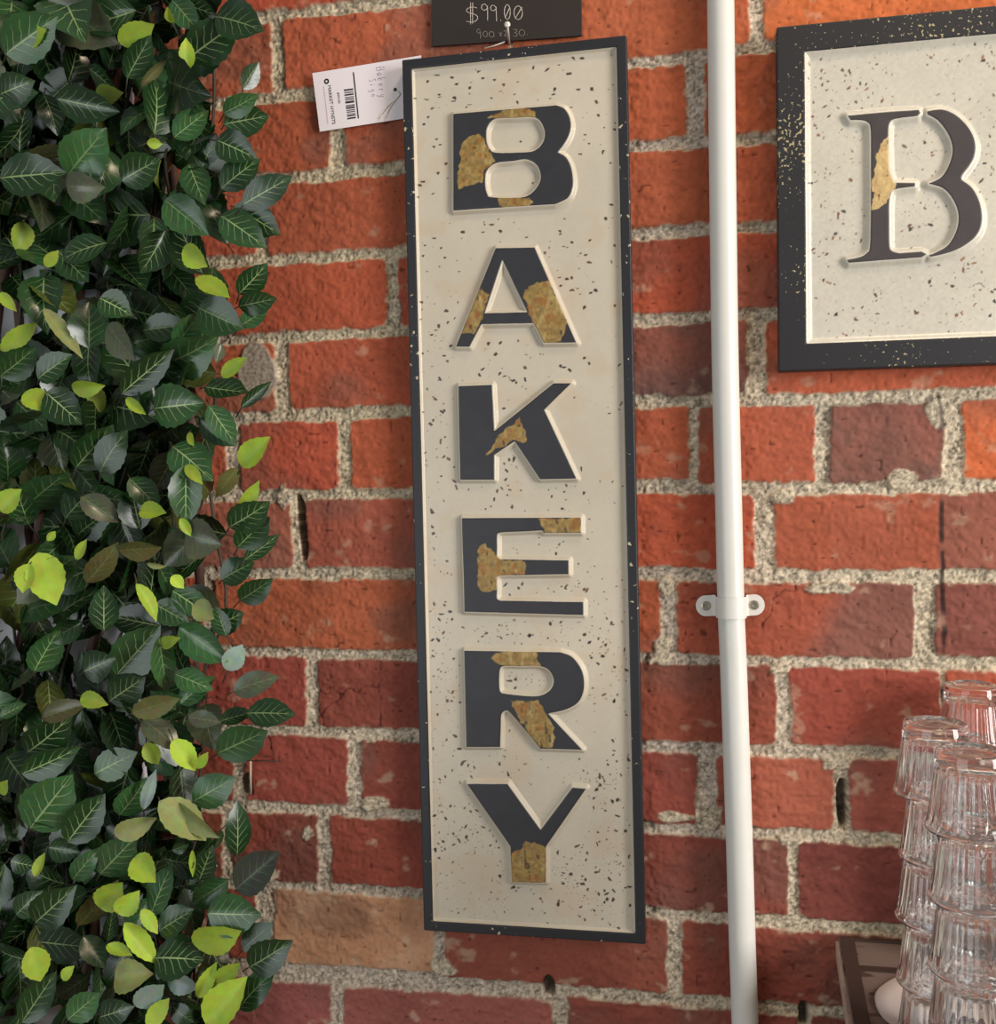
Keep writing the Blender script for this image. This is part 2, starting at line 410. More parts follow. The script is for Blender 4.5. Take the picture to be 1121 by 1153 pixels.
# ------------------------------------------------------------------ outlines with distances
def catmull(P, n=6, corners=()):
    return P
def seg_sd(poly, x, z):
    """signed distance (negative inside) to a closed polygon of (x,z)"""
    P = np.asarray(poly); n = len(P)
    d2 = np.full(x.shape, 1e9); ins = np.zeros(x.shape, bool)
    for i in range(n):
        a = P[i]; b = P[(i + 1) % n]; e = b - a
        L = e @ e
        if L < 1e-14: continue
        t = np.clip(((x - a[0]) * e[0] + (z - a[1]) * e[1]) / L, 0, 1)
        d2 = np.minimum(d2, (x - a[0] - t * e[0]) ** 2 + (z - a[1] - t * e[1]) ** 2)
        c = ((a[1] > z) != (b[1] > z))
        with np.errstate(divide='ignore', invalid='ignore'):
            xi = (b[0] - a[0]) * (z - a[1]) / (b[1] - a[1]) + a[0]
        ins ^= c & (x < xi)
    d = np.sqrt(d2); return np.where(ins, -d, d)
def curve(P, n=5):
    """round a run of points (open) with Catmull-Rom"""
    out = []
    for i in range(len(P) - 1):
        p0 = P[max(i - 1, 0)]; p1 = P[i]; p2 = P[i + 1]; p3 = P[min(i + 2, len(P) - 1)]
        for k in range(n):
            t = k / n
            out.append(tuple(0.5 * (2 * p1[j] + (p2[j] - p0[j]) * t + (2 * p0[j] - 5 * p1[j] + 4 * p2[j] - p3[j]) * t * t + (3 * p1[j] - p0[j] - 3 * p2[j] + p3[j]) * t ** 3) for j in (0, 1)))
    out.append(P[-1]); return out
def zoomed(P, ox, oy, s):
    return [(ox + x / s, oy + y / s) for x, y in P]

class Glyph:
    """outline in the photo -> polygons on a plane (x,z), holes and worn patches"""
    def __init__(self, plane_y, view, outer, holes=(), patches=()):
        ox, oy, s = view
        f = lambda P: [(p[0], p[2]) for p in (at(x, y, plane_y) for x, y in zoomed(P, ox, oy, s))]
        self.outer = [f(P) for P in outer]; self.holes = [f(P) for P in holes]; self.patches = [f(P) for P in patches]
        A = np.array([q for P in self.outer for q in P]); self.lo = A.min(0); self.hi = A.max(0)
    def sd(self, x, z):
        d = np.min([seg_sd(P, x, z) for P in self.outer], 0)
        for h in self.holes: d = np.maximum(d, -seg_sd(h, x, z))
        return d
    def patch_sd(self, x, z):
        if not self.patches: return np.full(x.shape, 1.0)
        return np.min([seg_sd(P, x, z) for P in self.patches], 0)

def letter_mesh(g, y_top, y_low, name, mat, parent, black, step=0.0006, seed=1, ochre=True):
    gx = np.arange(g.lo[0] - 3 * step, g.hi[0] + 3 * step, step); gz = np.arange(g.lo[1] - 3 * step, g.hi[1] + 3 * step, step)
    x, z = np.meshgrid(gx, gz); x = x.copy(); z = z.copy()
    sd = g.sd(x, z)
    ins = sd < 0
    cell = ins[:-1, :-1] | ins[1:, :-1] | ins[:-1, 1:] | ins[1:, 1:]
    gzz, gxx = np.gradient(sd, step); nn = np.sqrt(gxx ** 2 + gzz ** 2) + 1e-6
    out = (~ins) & (sd < 2 * step)
    mv = np.where(out, sd, 0)
    x -= mv * gxx / nn; z -= mv * gzz / nn
    # height: flat top, rounded off at the rim
    e = np.clip(-sd / 0.0011, 0, 1)
    y = y_low + (y_top - y_low) * np.sqrt(1 - (1 - e) ** 2)
    # colours
    n1 = fbm(x, z, 0.012, 300 + seed, 4); n2 = fbm(x, z, 0.0035, 310 + seed, 3); n3 = vnoise(x * 1.0, z * 0.4, 0.004, 320 + seed)
    C = lin(*black)[None, None, :] * (0.85 + 0.3 * n1)[..., None]
    A = np.ones(x.shape)
    if g.patches:
        pd = g.patch_sd(x, z) + (fbm(x, z, 0.006, 330 + seed, 3) - 0.5) * 0.006
        m = 1 - smooth(-0.0003, 0.0005, pd)
        oc = lin(158, 130, 74)[None, None, :] * (0.45 + 0.85 * n2)[..., None]
        if not ochre: oc = lin(206, 176, 122)[None, None, :] * (0.8 + 0.4 * n2)[..., None]
        rust = smooth(0.55, 0.7, fbm(x, z, 0.008, 340 + seed, 3)) * (0.5 if ochre else 0.2)
        oc = oc * (1 - rust[..., None]) + lin(150, 84, 26)[None, None, :] * rust[..., None]
        pale = smooth(0.62, 0.74, fbm(x, z * 0.5, 0.007, 350 + seed, 3)) * 0.5
        oc = oc * (1 - pale[..., None]) + lin(190, 168, 112)[None, None, :] * pale[..., None]
        dk = smooth(0.70, 0.8, n3 * 0.6 + n2 * 0.4) * 0.8
        oc = oc * (1 - dk[..., None]) + lin(60, 44, 30)[None, None, :] * dk[..., None]
        C = C * (1 - m[..., None]) + oc * m[..., None]
        y = y - m * e * (n2 - 0.45) * 0.0009
    nz_, nx_ = x.shape
    idx = np.arange(x.size).reshape(nz_, nx_)
    F = np.stack([idx[:-1, :-1][cell], idx[:-1, 1:][cell], idx[1:, 1:][cell], idx[1:, :-1][cell]], 1)
    used = np.unique(F); rm = np.full(x.size, -1); rm[used] = np.arange(len(used))
    V = np.stack([x.ravel(), y.ravel(), z.ravel()], 1)[used]
    return mesh_np(name, V, rm[F], mat, parent, col=C.reshape(-1, 3)[used])

def specks(x, z, C, n, rng, keep, colours, smin=0.0003, smax=0.0014, clus_scale=0.03, seed=400, thr=0.45, zlo=None):
    """small irregular chips in the enamel, where keep(x,z) allows them"""
    x0, x1, z0, z1 = x.min(), x.max(), z.min(), z.max(); zl = z0 if zlo is None else zlo
    dx = x[0, 1] - x[0, 0]; done = 0
    for _ in range(n * 6):
        if done >= n: break
        px = rng.uniform(x0, x1); pz = rng.uniform(zl, z1)
        cl = float(fbm(np.array([[px]]), np.array([[pz]]), clus_scale, seed, 3)[0, 0])
        if cl < thr + rng.uniform(-0.06, 0.06) or not keep(px, pz): continue
        done += 1
        r = smin + (smax - smin) * rng.random() ** 3.2
        ax = rng.uniform(0.6, 1.5); th = rng.uniform(0, PI)
        R = r * 2.2
        a = int((px - R - x0) / dx); b = int((px + R - x0) / dx) + 2; c = int((pz - R - z0) / dx); d = int((pz + R - z0) / dx) + 2
        a = max(a, 0); c = max(c, 0)
        xx = x[c:d, a:b] - px; zz = z[c:d, a:b] - pz
        if xx.size == 0: continue
        u = (xx * math.cos(th) + zz * math.sin(th)) / ax; v = (-xx * math.sin(th) + zz * math.cos(th)) * ax
        ang = np.arctan2(v, u)
        rr = r * (1 + 0.22 * np.sin(2 * ang + rng.uniform(0, 6)) + 0.16 * np.sin(rng.integers(3, 6) * ang + rng.uniform(0, 6)))
        m = 1 - smooth(-0.0002, 0.0003, np.sqrt(u * u + v * v) - rr)
        col = lin(*colours[rng.integers(len(colours))])
        C[c:d, a:b] = C[c:d, a:b] * (1 - m[..., None] * 0.92) + col * m[..., None] * 0.92

def relief_panel(name, x0, x1, z0, z1, y_base, lip, lip_w, glyphs, rise, shoulder, parent, mat, step, colour_fn):
    gx = np.linspace(x0, x1, int((x1 - x0) / step)); gz = np.linspace(z0, z1, int((z1 - z0) / step))
    x, z = np.meshgrid(gx, gz)
    h = np.zeros(x.shape); near = np.full(x.shape, 1.0)
    for g in glyphs:
        a = np.searchsorted(gx, g.lo[0] - 0.012); b = np.searchsorted(gx, g.hi[0] + 0.012); c = np.searchsorted(gz, g.lo[1] - 0.012); d = np.searchsorted(gz, g.hi[1] + 0.012)
        if b - a < 3: continue
        s = g.sd(x[c:d, a:b], z[c:d, a:b])
        near[c:d, a:b] = np.minimum(near[c:d, a:b], s)
        h[c:d, a:b] = np.maximum(h[c:d, a:b], rise * (1 - smooth(0.0003, shoulder, s)))
    e = np.minimum(np.minimum(x - x0, x1 - x), np.minimum(z - z0, z1 - z))
    h = np.maximum(h, lip * (1 - smooth(0.0005, lip_w, e)))
    h += (fbm(x, z, 0.05, 500, 2) - 0.5) * 0.0007
    C = colour_fn(x, z, near, e)
    nz_, nx_ = x.shape
    idx = np.arange(x.size).reshape(nz_, nx_)
    F = np.stack([idx[:-1, :-1].ravel(), idx[:-1, 1:].ravel(), idx[1:, 1:].ravel(), idx[1:, :-1].ravel()], 1)
    V = np.stack([x.ravel(), (y_base - h).ravel(), z.ravel()], 1)
    return mesh_np(name, V, F, mat, parent, col=np.clip(C.reshape(-1, 3), 0.002, 0.95))

def frame_mesh(x0, x1, z0, z1, w, yf, yb, yi, name, mat, parent, bev=0.0012):
    """hollow rectangular frame: front at yf, outer sides back to yb, inner sides back to yi"""
    o = [(x0, z0), (x1, z0), (x1, z1), (x0, z1)]; i = [(x0 + w, z0 + w), (x1 - w, z0 + w), (x1 - w, z1 - w), (x0 + w, z1 - w)]
    V = [(x, yb, z) for x, z in o] + [(x, yf, z) for x, z in o] + [(x, yf, z) for x, z in i] + [(x, yi, z) for x, z in i]
    F = []
    for r in range(3):
        for k in range(4):
            j = (k + 1) % 4
            F.append([r * 4 + k, r * 4 + j, r * 4 + 4 + j, r * 4 + 4 + k])
    for k in range(4):
        j = (k + 1) % 4; F.append([12 + k, 12 + j, j, k])
    m = MB(); m.add(V, F); return m.build(name, mat, parent, bevel=bev)

# ------------------------------------------------------------------ the tall BAKERY sign
YF = -0.0195; YB = -0.0040; YP = -0.0145            # frame front, frame back, panel base
SIGN_Y = -0.018
c4 = [at(x, y, SIGN_Y) for x, y in ((452, 66), (706, 42), (726, 1062), (478, 1048))]
SX0 = min(c4[0][0], c4[3][0]); SX1 = max(c4[1][0], c4[2][0])
tilt = math.atan2(c4[3][0] - c4[0][0], c4[0][2] - c4[3][2]); tilt2 = math.atan2(c4[2][0] - c4[1][0], c4[1][2] - c4[2][2])
TILT = 0.5 * (tilt + tilt2)
SC = np.mean(c4, 0)                                  # centre of the sign
SIGN_W = 0.5 * (np.linalg.norm(c4[1] - c4[0]) + np.linalg.norm(c4[2] - c4[3])); SIGN_H = 0.5 * (np.linalg.norm(c4[3] - c4[0]) + np.linalg.norm(c4[2] - c4[1]))
sign = thing('wall_sign', 'tall narrow cream metal sign with raised black letters spelling BAKERY, hung on the brick', 'sign', (SC[0], 0, SC[2]))
sign.rotation_euler = (0, -TILT * -1 * -1, 0)
ct, st = math.cos(TILT), math.sin(TILT)
def to_sign(p):                                      # world (x,z) -> upright coordinates about the sign's centre
    dx, dz = p[0] - SC[0], p[1] - SC[2]
    return (dx * ct + dz * st, -dx * st + dz * ct)
w2, h2 = SIGN_W / 2, SIGN_H / 2
FW = 0.0100
VB = (490, 100, 6.228); VA = (490, 260, 6.228); VK = (490, 415, 6.228); VE = (490, 565, 5.9); VR = (490, 715, 5.9); VY = (490, 865, 5.605)
arc = curve
defs = [
 ('B', VB, [[(128, 178)] + [(850, 118)] + arc([(850, 118), (905, 140), (940, 195), (952, 260), (940, 325), (905, 390), (860, 448)]) +
   arc([(860, 448), (915, 480), (950, 545), (966, 630), (962, 700), (930, 768), (840, 812)]) + [(128, 858)]],
   [arc([(385, 240), (430, 213), (560, 208), (690, 205), (745, 245), (768, 320), (748, 390), (690, 438), (600, 448), (430, 450), (385, 425), (362, 370), (362, 290), (385, 240)]),
    arc([(375, 560), (430, 524), (540, 512), (640, 500), (712, 540), (740, 610), (722, 680), (660, 745), (580, 765), (400, 762), (368, 740), (354, 680), (356, 600), (375, 560)])],
   [[(180, 400), (240, 340), (310, 310), (350, 360), (372, 440), (430, 512), (350, 575), (340, 665), (250, 680), (170, 708), (160, 600), (175, 500)],
    [(355, 210), (400, 185), (540, 138), (660, 140), (710, 165), (680, 245), (600, 262), (470, 250), (430, 215)], [(440, 770), (650, 770), (680, 800), (620, 850), (500, 865), (450, 820)]],
   'raised black letter B with ochre worn patches on its stem and top'),
 ('A', VA, [[(425, 122), (697, 118), (990, 785), (760, 788)] + arc([(760, 788), (725, 715), (690, 650)]) + [(325, 657), (242, 815), (145, 815)]],
   [[(472, 205), (645, 570), (348, 578)]],
   [[(305, 395), (368, 452), (335, 620), (270, 722), (190, 718)], [(612, 430), (660, 390), (795, 348), (865, 480), (930, 640), (905, 710), (880, 775), (800, 800), (745, 785), (690, 640)]],
   'raised black letter A with one wide and one narrow ochre worn patch'),
 ('K', VK, [[(163, 123), (400, 113), (415, 440), (830, 103), (955, 103), (765, 290), (990, 772), (735, 777), (558, 510), (415, 605), (415, 780), (176, 780)]], [],
   [[(362, 598), (420, 500), (590, 345), (645, 450), (635, 518), (545, 505)]], 'raised black letter K with a small ochre patch at its crotch'),
 ('E', VE, [[(177, 108), (968, 105), (968, 206), (720, 206), (715, 190)] + arc([(715, 190), (560, 198), (430, 205), (412, 230), (412, 300), (412, 360), (435, 382)]) + [(887, 388), (887, 482)] +
   arc([(887, 482), (600, 486), (435, 490), (412, 510), (412, 580), (412, 640), (435, 655)]) + [(984, 665), (984, 752), (195, 730)]], [],
   [[(685, 112), (972, 100), (972, 210), (725, 210)], [(330, 275), (430, 378), (600, 400), (595, 482), (435, 490), (405, 588), (295, 592), (285, 470), (280, 320)]],
   'raised black letter E with ochre worn patches on two arms'),
 ('R', VR, [[(193, 103)] + [(830, 113)] + arc([(830, 113), (900, 138), (950, 190), (980, 250), (990, 320), (978, 395), (940, 455), (860, 497), (752, 520)]) + [(978, 762), (700, 754)] +
   arc([(700, 754), (600, 632), (500, 515), (470, 500), (440, 525), (436, 600)]) + [(432, 742), (208, 742)]],
   [arc([(428, 235), (450, 206), (560, 205), (680, 205), (750, 228), (785, 290), (772, 350), (720, 392), (640, 405), (470, 390), (432, 370), (425, 300), (428, 235)])],
   [[(370, 150), (430, 120), (540, 90), (675, 110), (695, 207), (440, 207)], [(500, 430), (690, 430), (720, 500), (790, 610), (780, 740), (700, 752), (560, 560)]],
   'raised black letter R with ochre worn patches on its bowl and leg'),
 ('Y', VY, [[(200, 95), (457, 97), (665, 385), (865, 120), (952, 127), (700, 490), (700, 720), (484, 717), (474, 490)]], [],
   [[(480, 530), (540, 500), (575, 455), (705, 505), (705, 725), (480, 722)]], 'raised black letter Y with an ochre worn foot')]
glyphs = []
for nm, view, outer, holes, patches, lab in defs:
    g = Glyph(-0.0175, view, outer, holes, patches)
    for L in (g.outer, g.holes, g.patches):
        for i, P in enumerate(L): L[i] = [to_sign(q) for q in P]
    A = np.array([q for P in g.outer for q in P]); g.lo = A.min(0); g.hi = A.max(0)
    glyphs.append(g)
frame_mesh(-w2, w2, -h2, h2, FW, YF, YB, YP, 'frame', MAT_FRAME, sign)
def sign_colours(x, z, near, e):
    base = lin(201, 191, 172)
    n = fbm(x, z, 0.09, 510, 4); n2 = fbm(x, z, 0.004, 512, 2)
    C = base[None, None, :] * (0.92 + 0.16 * n + 0.05 * (n2 - 0.5))[..., None]
    st_ = smooth(0.55, 0.75, fbm(x, z, 0.03, 514, 4)) * 0.22
    C = C * (1 - st_[..., None]) + lin(196, 164, 126)[None, None, :] * st_[..., None]
    rng = np.random.default_rng(5)
    gx, gz = x[0], z[:, 0]
    def keep(px, pz):
        i = min(np.searchsorted(gx, px), len(gx) - 1); j = min(np.searchsorted(gz, pz), len(gz) - 1)
        return near[j, i] > 0.006 and e[j, i] > 0.004
    specks(x, z, C, 1400, rng, keep, [(30, 26, 24), (44, 32, 26), (96, 62, 36), (60, 42, 30), (40, 30, 26)], 0.0003, 0.0019, 0.05, 401, 0.44)
    specks(x, z, C, 1500, rng, keep, [(150, 112, 78), (120, 84, 60), (70, 50, 40), (165, 130, 96)], 0.0002, 0.0011, 0.03, 407, 0.50)
    specks(x, z, C, 110, rng, keep, [(40, 30, 26), (70, 48, 34)], 0.0004, 0.0022, 0.03, 409, 0.3, zlo=z.max() - 0.045)
    return C
relief_panel('panel', -w2 + FW * 0.85, w2 - FW * 0.85, -h2 + FW * 0.85, h2 - FW * 0.85, YP, 0.0042, 0.0040, glyphs, 0.0042, 0.0044, sign, MAT_PANEL, 0.0006, sign_colours)
for i, (g, d) in enumerate(zip(glyphs, defs)):
    o = letter_mesh(g, YP - 0.0048, YP - 0.0040, 'letter', MAT_LETTER, sign, (50, 50, 54), seed=i * 3 + 1); o['label'] = d[5]

# ------------------------------------------------------------------ the wide sign with a serif B, cut off by the picture
Y2F, Y2B, Y2P = -0.0200, -0.0040, -0.0150
q = [at(x, y, -0.019) for x, y in ((872, 31), (879, 418))]
BX0 = 0.5 * (q[0][0] + q[1][0]); BZ1 = q[0][2]; BZ0 = q[1][2]; BX1 = BX0 + 0.86
bt = math.atan2(at(1105, 8, -0.019)[2] - q[0][2], at(1105, 8, -0.019)[0] - q[0][0])
sign2 = thing('wall_sign', 'wide black framed sign with a serif black letter B, right of the white pipe', 'sign', (BX0, 0, (BZ0 + BZ1) / 2))
adopt(frame_mesh(BX0, BX1, BZ0, BZ1, 0.0255, Y2F, Y2B, Y2P, 'frame', MAT_FRAME2, sign2), sign2)
VS = (930, 90, 5.24)
gB = Glyph(-0.0178, VS, [
  [(120, 212), (360, 190), (540, 177), (552, 195), (535, 214), (430, 228)] + arc([(430, 228), (385, 240), (366, 275), (364, 350), (366, 450), (372, 540), (398, 606)]) + [(520, 608), (522, 628), (430, 640)] +
  arc([(430, 640), (385, 660), (370, 730), (370, 850), (372, 970), (385, 1008), (430, 1022)]) + [(560, 1012), (592, 1028), (560, 1046), (135, 1080), (122, 1062)] +
  arc([(122, 1062), (200, 1045), (240, 1020), (257, 980), (262, 780), (260, 520), (257, 300), (240, 255), (200, 242), (140, 242)]),
  arc([(592, 185), (680, 175), (765, 212), (840, 290), (875, 380), (862, 470), (800, 560), (796, 590)]) + arc([(796, 590), (860, 640), (905, 730), (916, 830), (892, 905), (830, 965), (740, 1012), (620, 1042), (608, 1032)]) +
  arc([(608, 1032), (650, 1015), (720, 970), (768, 880), (776, 790), (745, 705), (690, 640), (600, 612)]) + arc([(600, 612), (680, 570), (728, 485), (742, 400), (712, 312), (655, 240), (592, 205)])],
  [], [[(345, 350), (372, 330), (376, 450), (402, 600), (395, 650), (370, 670), (362, 730), (310, 760), (262, 775), (280, 690), (262, 600), (285, 500), (300, 410)]])
def sign2_colours(x, z, near, e):
    base = lin(206, 199, 183)
    n = fbm(x, z, 0.07, 520, 4); n2 = fbm(x, z, 0.0026, 522, 2)
    C = base[None, None, :] * (0.90 + 0.2 * n + 0.16 * (n2 - 0.5))[..., None]
    rng = np.random.default_rng(9); gx, gz = x[0], z[:, 0]
    def keep(px, pz):
        i = min(np.searchsorted(gx, px), len(gx) - 1); j = min(np.searchsorted(gz, pz), len(gz) - 1)
        return near[j, i] > 0.005 and e[j, i] > 0.006
    specks(x, z, C, 2200, rng, keep, [(70, 50, 42), (110, 76, 58), (130, 86, 66), (46, 38, 34), (150, 110, 84)], 0.0002, 0.0018, 0.03, 411, 0.50)
    specks(x, z, C, 2600, rng, keep, [(150, 120, 96), (120, 96, 76), (90, 70, 58)], 0.00018, 0.0009, 0.02, 417, 0.44)
    return C
adopt(relief_panel('panel', BX0 + 0.0235, BX1 - 0.0235, BZ0 + 0.0235, BZ1 - 0.0235, Y2P, 0.0042, 0.0085, [gB], 0.0044, 0.0058, sign2, MAT_PANEL, 0.0009, sign2_colours), sign2)
o = adopt(letter_mesh(gB, Y2P - 0.0050, Y2P - 0.0042, 'letter', MAT_LETTER, sign2, (72, 66, 66), seed=40, ochre=False), sign2); o['label'] = 'dark serif letter B with a sandy worn patch on its stem'
sign2.rotation_euler = (0, -bt, 0)

# ------------------------------------------------------------------ white conduit and its saddle clip
PY = -0.0160
pts = [at(px, py, PY) for px, py in ((809.5, -90), (811, 0), (813.3, 200), (816, 400), (820, 570), (822.6, 680), (825.8, 760), (831.5, 930), (835, 1050), (838.5, 1153), (843, 1300))]
P = curve([(p[0], p[2]) for p in pts], 6)
mb = MB(); mb.tube([(x, PY, z) for x, z in P], 0.0129, 40)
tag(mb.build('conduit_pipe', MAT_PIPE, sm=True), 'slim white vertical pipe fixed to the brick between the two signs', 'pipe')
CL = at(794.5, 682, -0.003); CR = at(849, 681, -0.003); CC = at(823, 682.5, PY)
clip = thing('pipe_clip', 'white plastic saddle clip screwed over the vertical pipe', 'clip', (CC[0], 0, CC[2]))
def saddle():
    m = MB(); cz = (CL[2] + CR[2]) / 2; hb = 0.0104; n = 28
    prof = []                                           # (x, y) outline of the strap seen from above, left tab to right tab
    xl = CL[0] - 0.0; xr = CR[0] + 0.0
    R1 = 0.0146
    prof += [(CC[0] - R1 - 0.0025, -0.0042), (CC[0] - R1 - 0.0004, -0.0060), (CC[0] - R1, -0.010)]
    for k in range(n + 1):
        a = PI - PI * k / n
        prof.append((CC[0] + R1 * math.cos(a), PY - R1 * math.sin(a)))
    prof += [(CC[0] + R1, -0.010), (CC[0] + R1 + 0.0004, -0.0060), (CC[0] + R1 + 0.0025, -0.0042)]
    V = []; F = []
    for x, y in prof:
        V += [(x, y, cz + hb), (x, y, cz - hb), (x, min(y + 0.0012, -0.0016), cz + hb), (x, min(y + 0.0012, -0.0016), cz - hb)]
    for i in range(len(prof) - 1):
        a = 4 * i; b = a + 4
        F += [[a, a + 1, b + 1, b], [a, b, b + 2, a + 2], [a + 1, a + 3, b + 3, b + 1]]
    m.add(V, F)
    for (p, s, tz) in ((CL, -1, CL[2]), (CR, 1, CR[2])):
        inner = CC[0] + s * (R1 + 0.0026); poly = []
        r = 0.0104
        for k in range(17):
            a = -PI / 2 + PI * k / 16
            poly.append((p[0] + s * r * math.cos(a) * 0.95, tz + r * math.sin(a)))
        poly += [(inner - s * 0.002, cz + hb), (inner - s * 0.002, cz - hb)]
        m.prism(poly, -0.0042, -0.0012)
    return m.build('saddle_strap', MAT_CLIP, None, bevel=0.0008)
adopt(saddle(), clip)
for p, lab in ((CL, 'screw in the left tab'), (CR, 'screw in the right tab')):
    m = MB()
    V = []; F = []
    rings = [(0.0046, -0.0043), (0.0046, -0.0050), (0.0036, -0.0053), (0.0018, -0.0052), (0.0014, -0.0046)]
    for r, y in rings:
        for k in range(20): V.append((p[0] + r * math.cos(2 * PI * k / 20), y, p[2] + r * math.sin(2 * PI * k / 20)))
    for i in range(4):
        for k in range(20): F.append([i * 20 + k, i * 20 + (k + 1) % 20, (i + 1) * 20 + (k + 1) % 20, (i + 1) * 20 + k])
    F.append([80 + k for k in range(20)])
    m.add(V, F); adopt(m.build('screw', MAT_SCREW, sm=False), clip)

# ------------------------------------------------------------------ chalkboard price plate, nail, paper price tag
def pen(name, lines, y, r, mat, parent, n=5):
    """drawn strokes: photo points on the plane at depth y"""
    m = MB()
    for L in lines:
        m.tube([at(px, py, y) if not callable(y) else y(px, py) for px, py in L], r, n)
    return adopt(m.build(name, mat, None, sm=True), parent)
YC = -0.0050
b0 = at(486, 52, YC); b1 = at(655, 40, YC); b2 = at(654, -35, YC); b3 = at(485, -25, YC)
board = thing('price_board', 'small chalkboard plate with 99 dollar price, on the brick above the tall sign', 'price sign', (b0[0], 0, b0[2]))
m = MB(); m.prism([(b0[0], b0[2]), (b1[0], b1[2]), (b2[0], b2[2]), (b3[0], b3[2])], YC, -0.0016)
adopt(m.build('plate', MAT_BLACKBOARD, None, bevel=0.0005), board)
def ov(cx, cy, rx, ry, n=14): return [(cx + rx * math.cos(2 * PI * k / n), cy + ry * math.sin(2 * PI * k / n)) for k in range(n + 1)]
zz = lambda L: zoomed(L, 480, 0, 6.228)
big = [arc([(352, 56), (320, 50), (288, 60), (280, 78), (300, 92), (335, 100), (358, 118), (350, 142), (320, 156), (278, 150)], 3), [(308, 18), (308, 172)], [(323, 18), (322, 166)],
       arc([(425, 48), (410, 30), (390, 36), (387, 60), (405, 73), (424, 60), (427, 42), (428, 90), (428, 145)], 3), arc([(485, 52), (470, 38), (452, 44), (450, 66), (465, 76), (484, 65), (487, 47), (489, 100), (491, 150)], 3),
       [(518, 140), (522, 146)], ov(566, 85, 21, 52), [(553, 122), (582, 54)], ov(642, 90, 30, 48), [(620, 132), (668, 52)]]
small = [arc([(376, 212), (362, 204), (352, 222), (362, 236), (377, 222), (378, 245), (377, 272)], 3), ov(411, 240, 15, 21), ov(455, 242, 18, 20), [(508, 226), (526, 256)], [(526, 228), (510, 256)],
         arc([(540, 224), (550, 214), (560, 226), (545, 254), (566, 252)], 3), arc([(606, 212), (628, 207), (634, 222), (616, 230), (636, 240), (626, 256), (604, 252)], 3), ov(668, 231, 20, 22), [(703, 242), (707, 246)]]
pen('price_writing', [zz(L) for L in big], YC - 0.0002, 0.00040, MAT_CHALK, board)
pen('size_writing', [zz(L) for L in small], YC - 0.0002, 0.00034, MAT_CHALKF, board)

n0 = at(572.5, 49, -0.0005); n1 = at(571, 27.5, -0.038); n0[1] = 0.004
nail = thing('nail', 'pale round headed nail in the brick over the top edge of the tall sign', 'nail', tuple(n0))
m = MB(); m.tube([n0, n0 * 0.5 + n1 * 0.5, n1], 0.0011, 12); adopt(m.build('shank', MAT_NAIL, None, sm=True), nail)
d = (n1 - n0) / np.linalg.norm(n1 - n0)
m = MB(); m.tube([n1 - d * 0.0008, n1 - d * 0.0002, n1 + d * 0.0008, n1 + d * 0.0014], [0.0022, 0.0031, 0.0028, 0.0010], 18); adopt(m.build('head', MAT_NAIL, None, sm=True), nail)

# tag: lies against the brick, its end tucked behind the sign's left edge
T = [(351.6, 82.5), (474, 62.5), (476, 130.2), (360, 148.3)]
def tagp(px, py, lift=0.0):
    t = min(max((px - 352) / 100.0, 0), 1.2)
    y = -0.0050 + 0.0024 * min(t, 1)
    return at(px, py, y - lift)
c = [tagp(*p) for p in T]
ptag = thing('price_tag', 'white paper price tag with barcode tucked behind the tall sign', 'price tag', tuple(np.mean(c, 0)))
V = []; F = []
for i in range(9):
    for j in range(5):
        u, v = i / 8, j / 4
        px = (T[0][0] * (1 - u) + T[1][0] * u) * (1 - v) + (T[3][0] * (1 - u) + T[2][0] * u) * v
        py = (T[0][1] * (1 - u) + T[1][1] * u) * (1 - v) + (T[3][1] * (1 - u) + T[2][1] * u) * v
        V.append(tagp(px, py))
for i in range(8):
    for j in range(4):
        a = i * 5 + j; F.append([a, a + 1, a + 6, a + 5])
m = MB(); m.add(V, F); o = adopt(m.build('card', MAT_CARD, None), ptag)
md = o.modifiers.new('thickness', 'SOLIDIFY'); md.thickness = 0.0005; md.offset = 0
tz = lambda L: zoomed(L, 345, 60, 9.342)
lift = lambda px, py: tagp(px, py, 0.0004)
def ribbon(m, a, b, w):
    """flat printed bar between two photo points"""
    a, b = lift(*a), lift(*b); d = (b - a) / np.linalg.norm(b - a); s = np.cross(d, [0, 1, 0]) * w / 2
    m.add([a + s, a - s, b - s, b + s], [[0, 1, 2, 3]])
m = MB(); ribbon(m, tz([(492, 200)])[0], tz([(545, 685)])[0], 0.0014); adopt(m.build('printed_line', MAT_INK, None), ptag)
m = MB(); t = 0.0; rb = np.random.default_rng(3)
while t < 1.0:
    w = rb.choice([0.02, 0.03, 0.05])
    A = (393 + 37 * t, 388 + 300 * t); B = (490 + 28 * t, 376 + 298 * t)
    ribbon(m, tz([A])[0], tz([B])[0], w * 0.032); t += w + rb.choice([0.02, 0.03, 0.045])
adopt(m.build('barcode', MAT_INK, None), ptag)
m = MB(); ctr = lift(*tz([(210, 295)])[0])
V = [ctr + np.array([r * math.cos(2 * PI * k / 24), 0, r * math.sin(2 * PI * k / 24)]) for r in (0.0029, 0.0012) for k in range(24)]
m.add(V, [[k, (k + 1) % 24, 24 + (k + 1) % 24, 24 + k] for k in range(24)]); adopt(m.build('logo', MAT_INK, None), ptag)
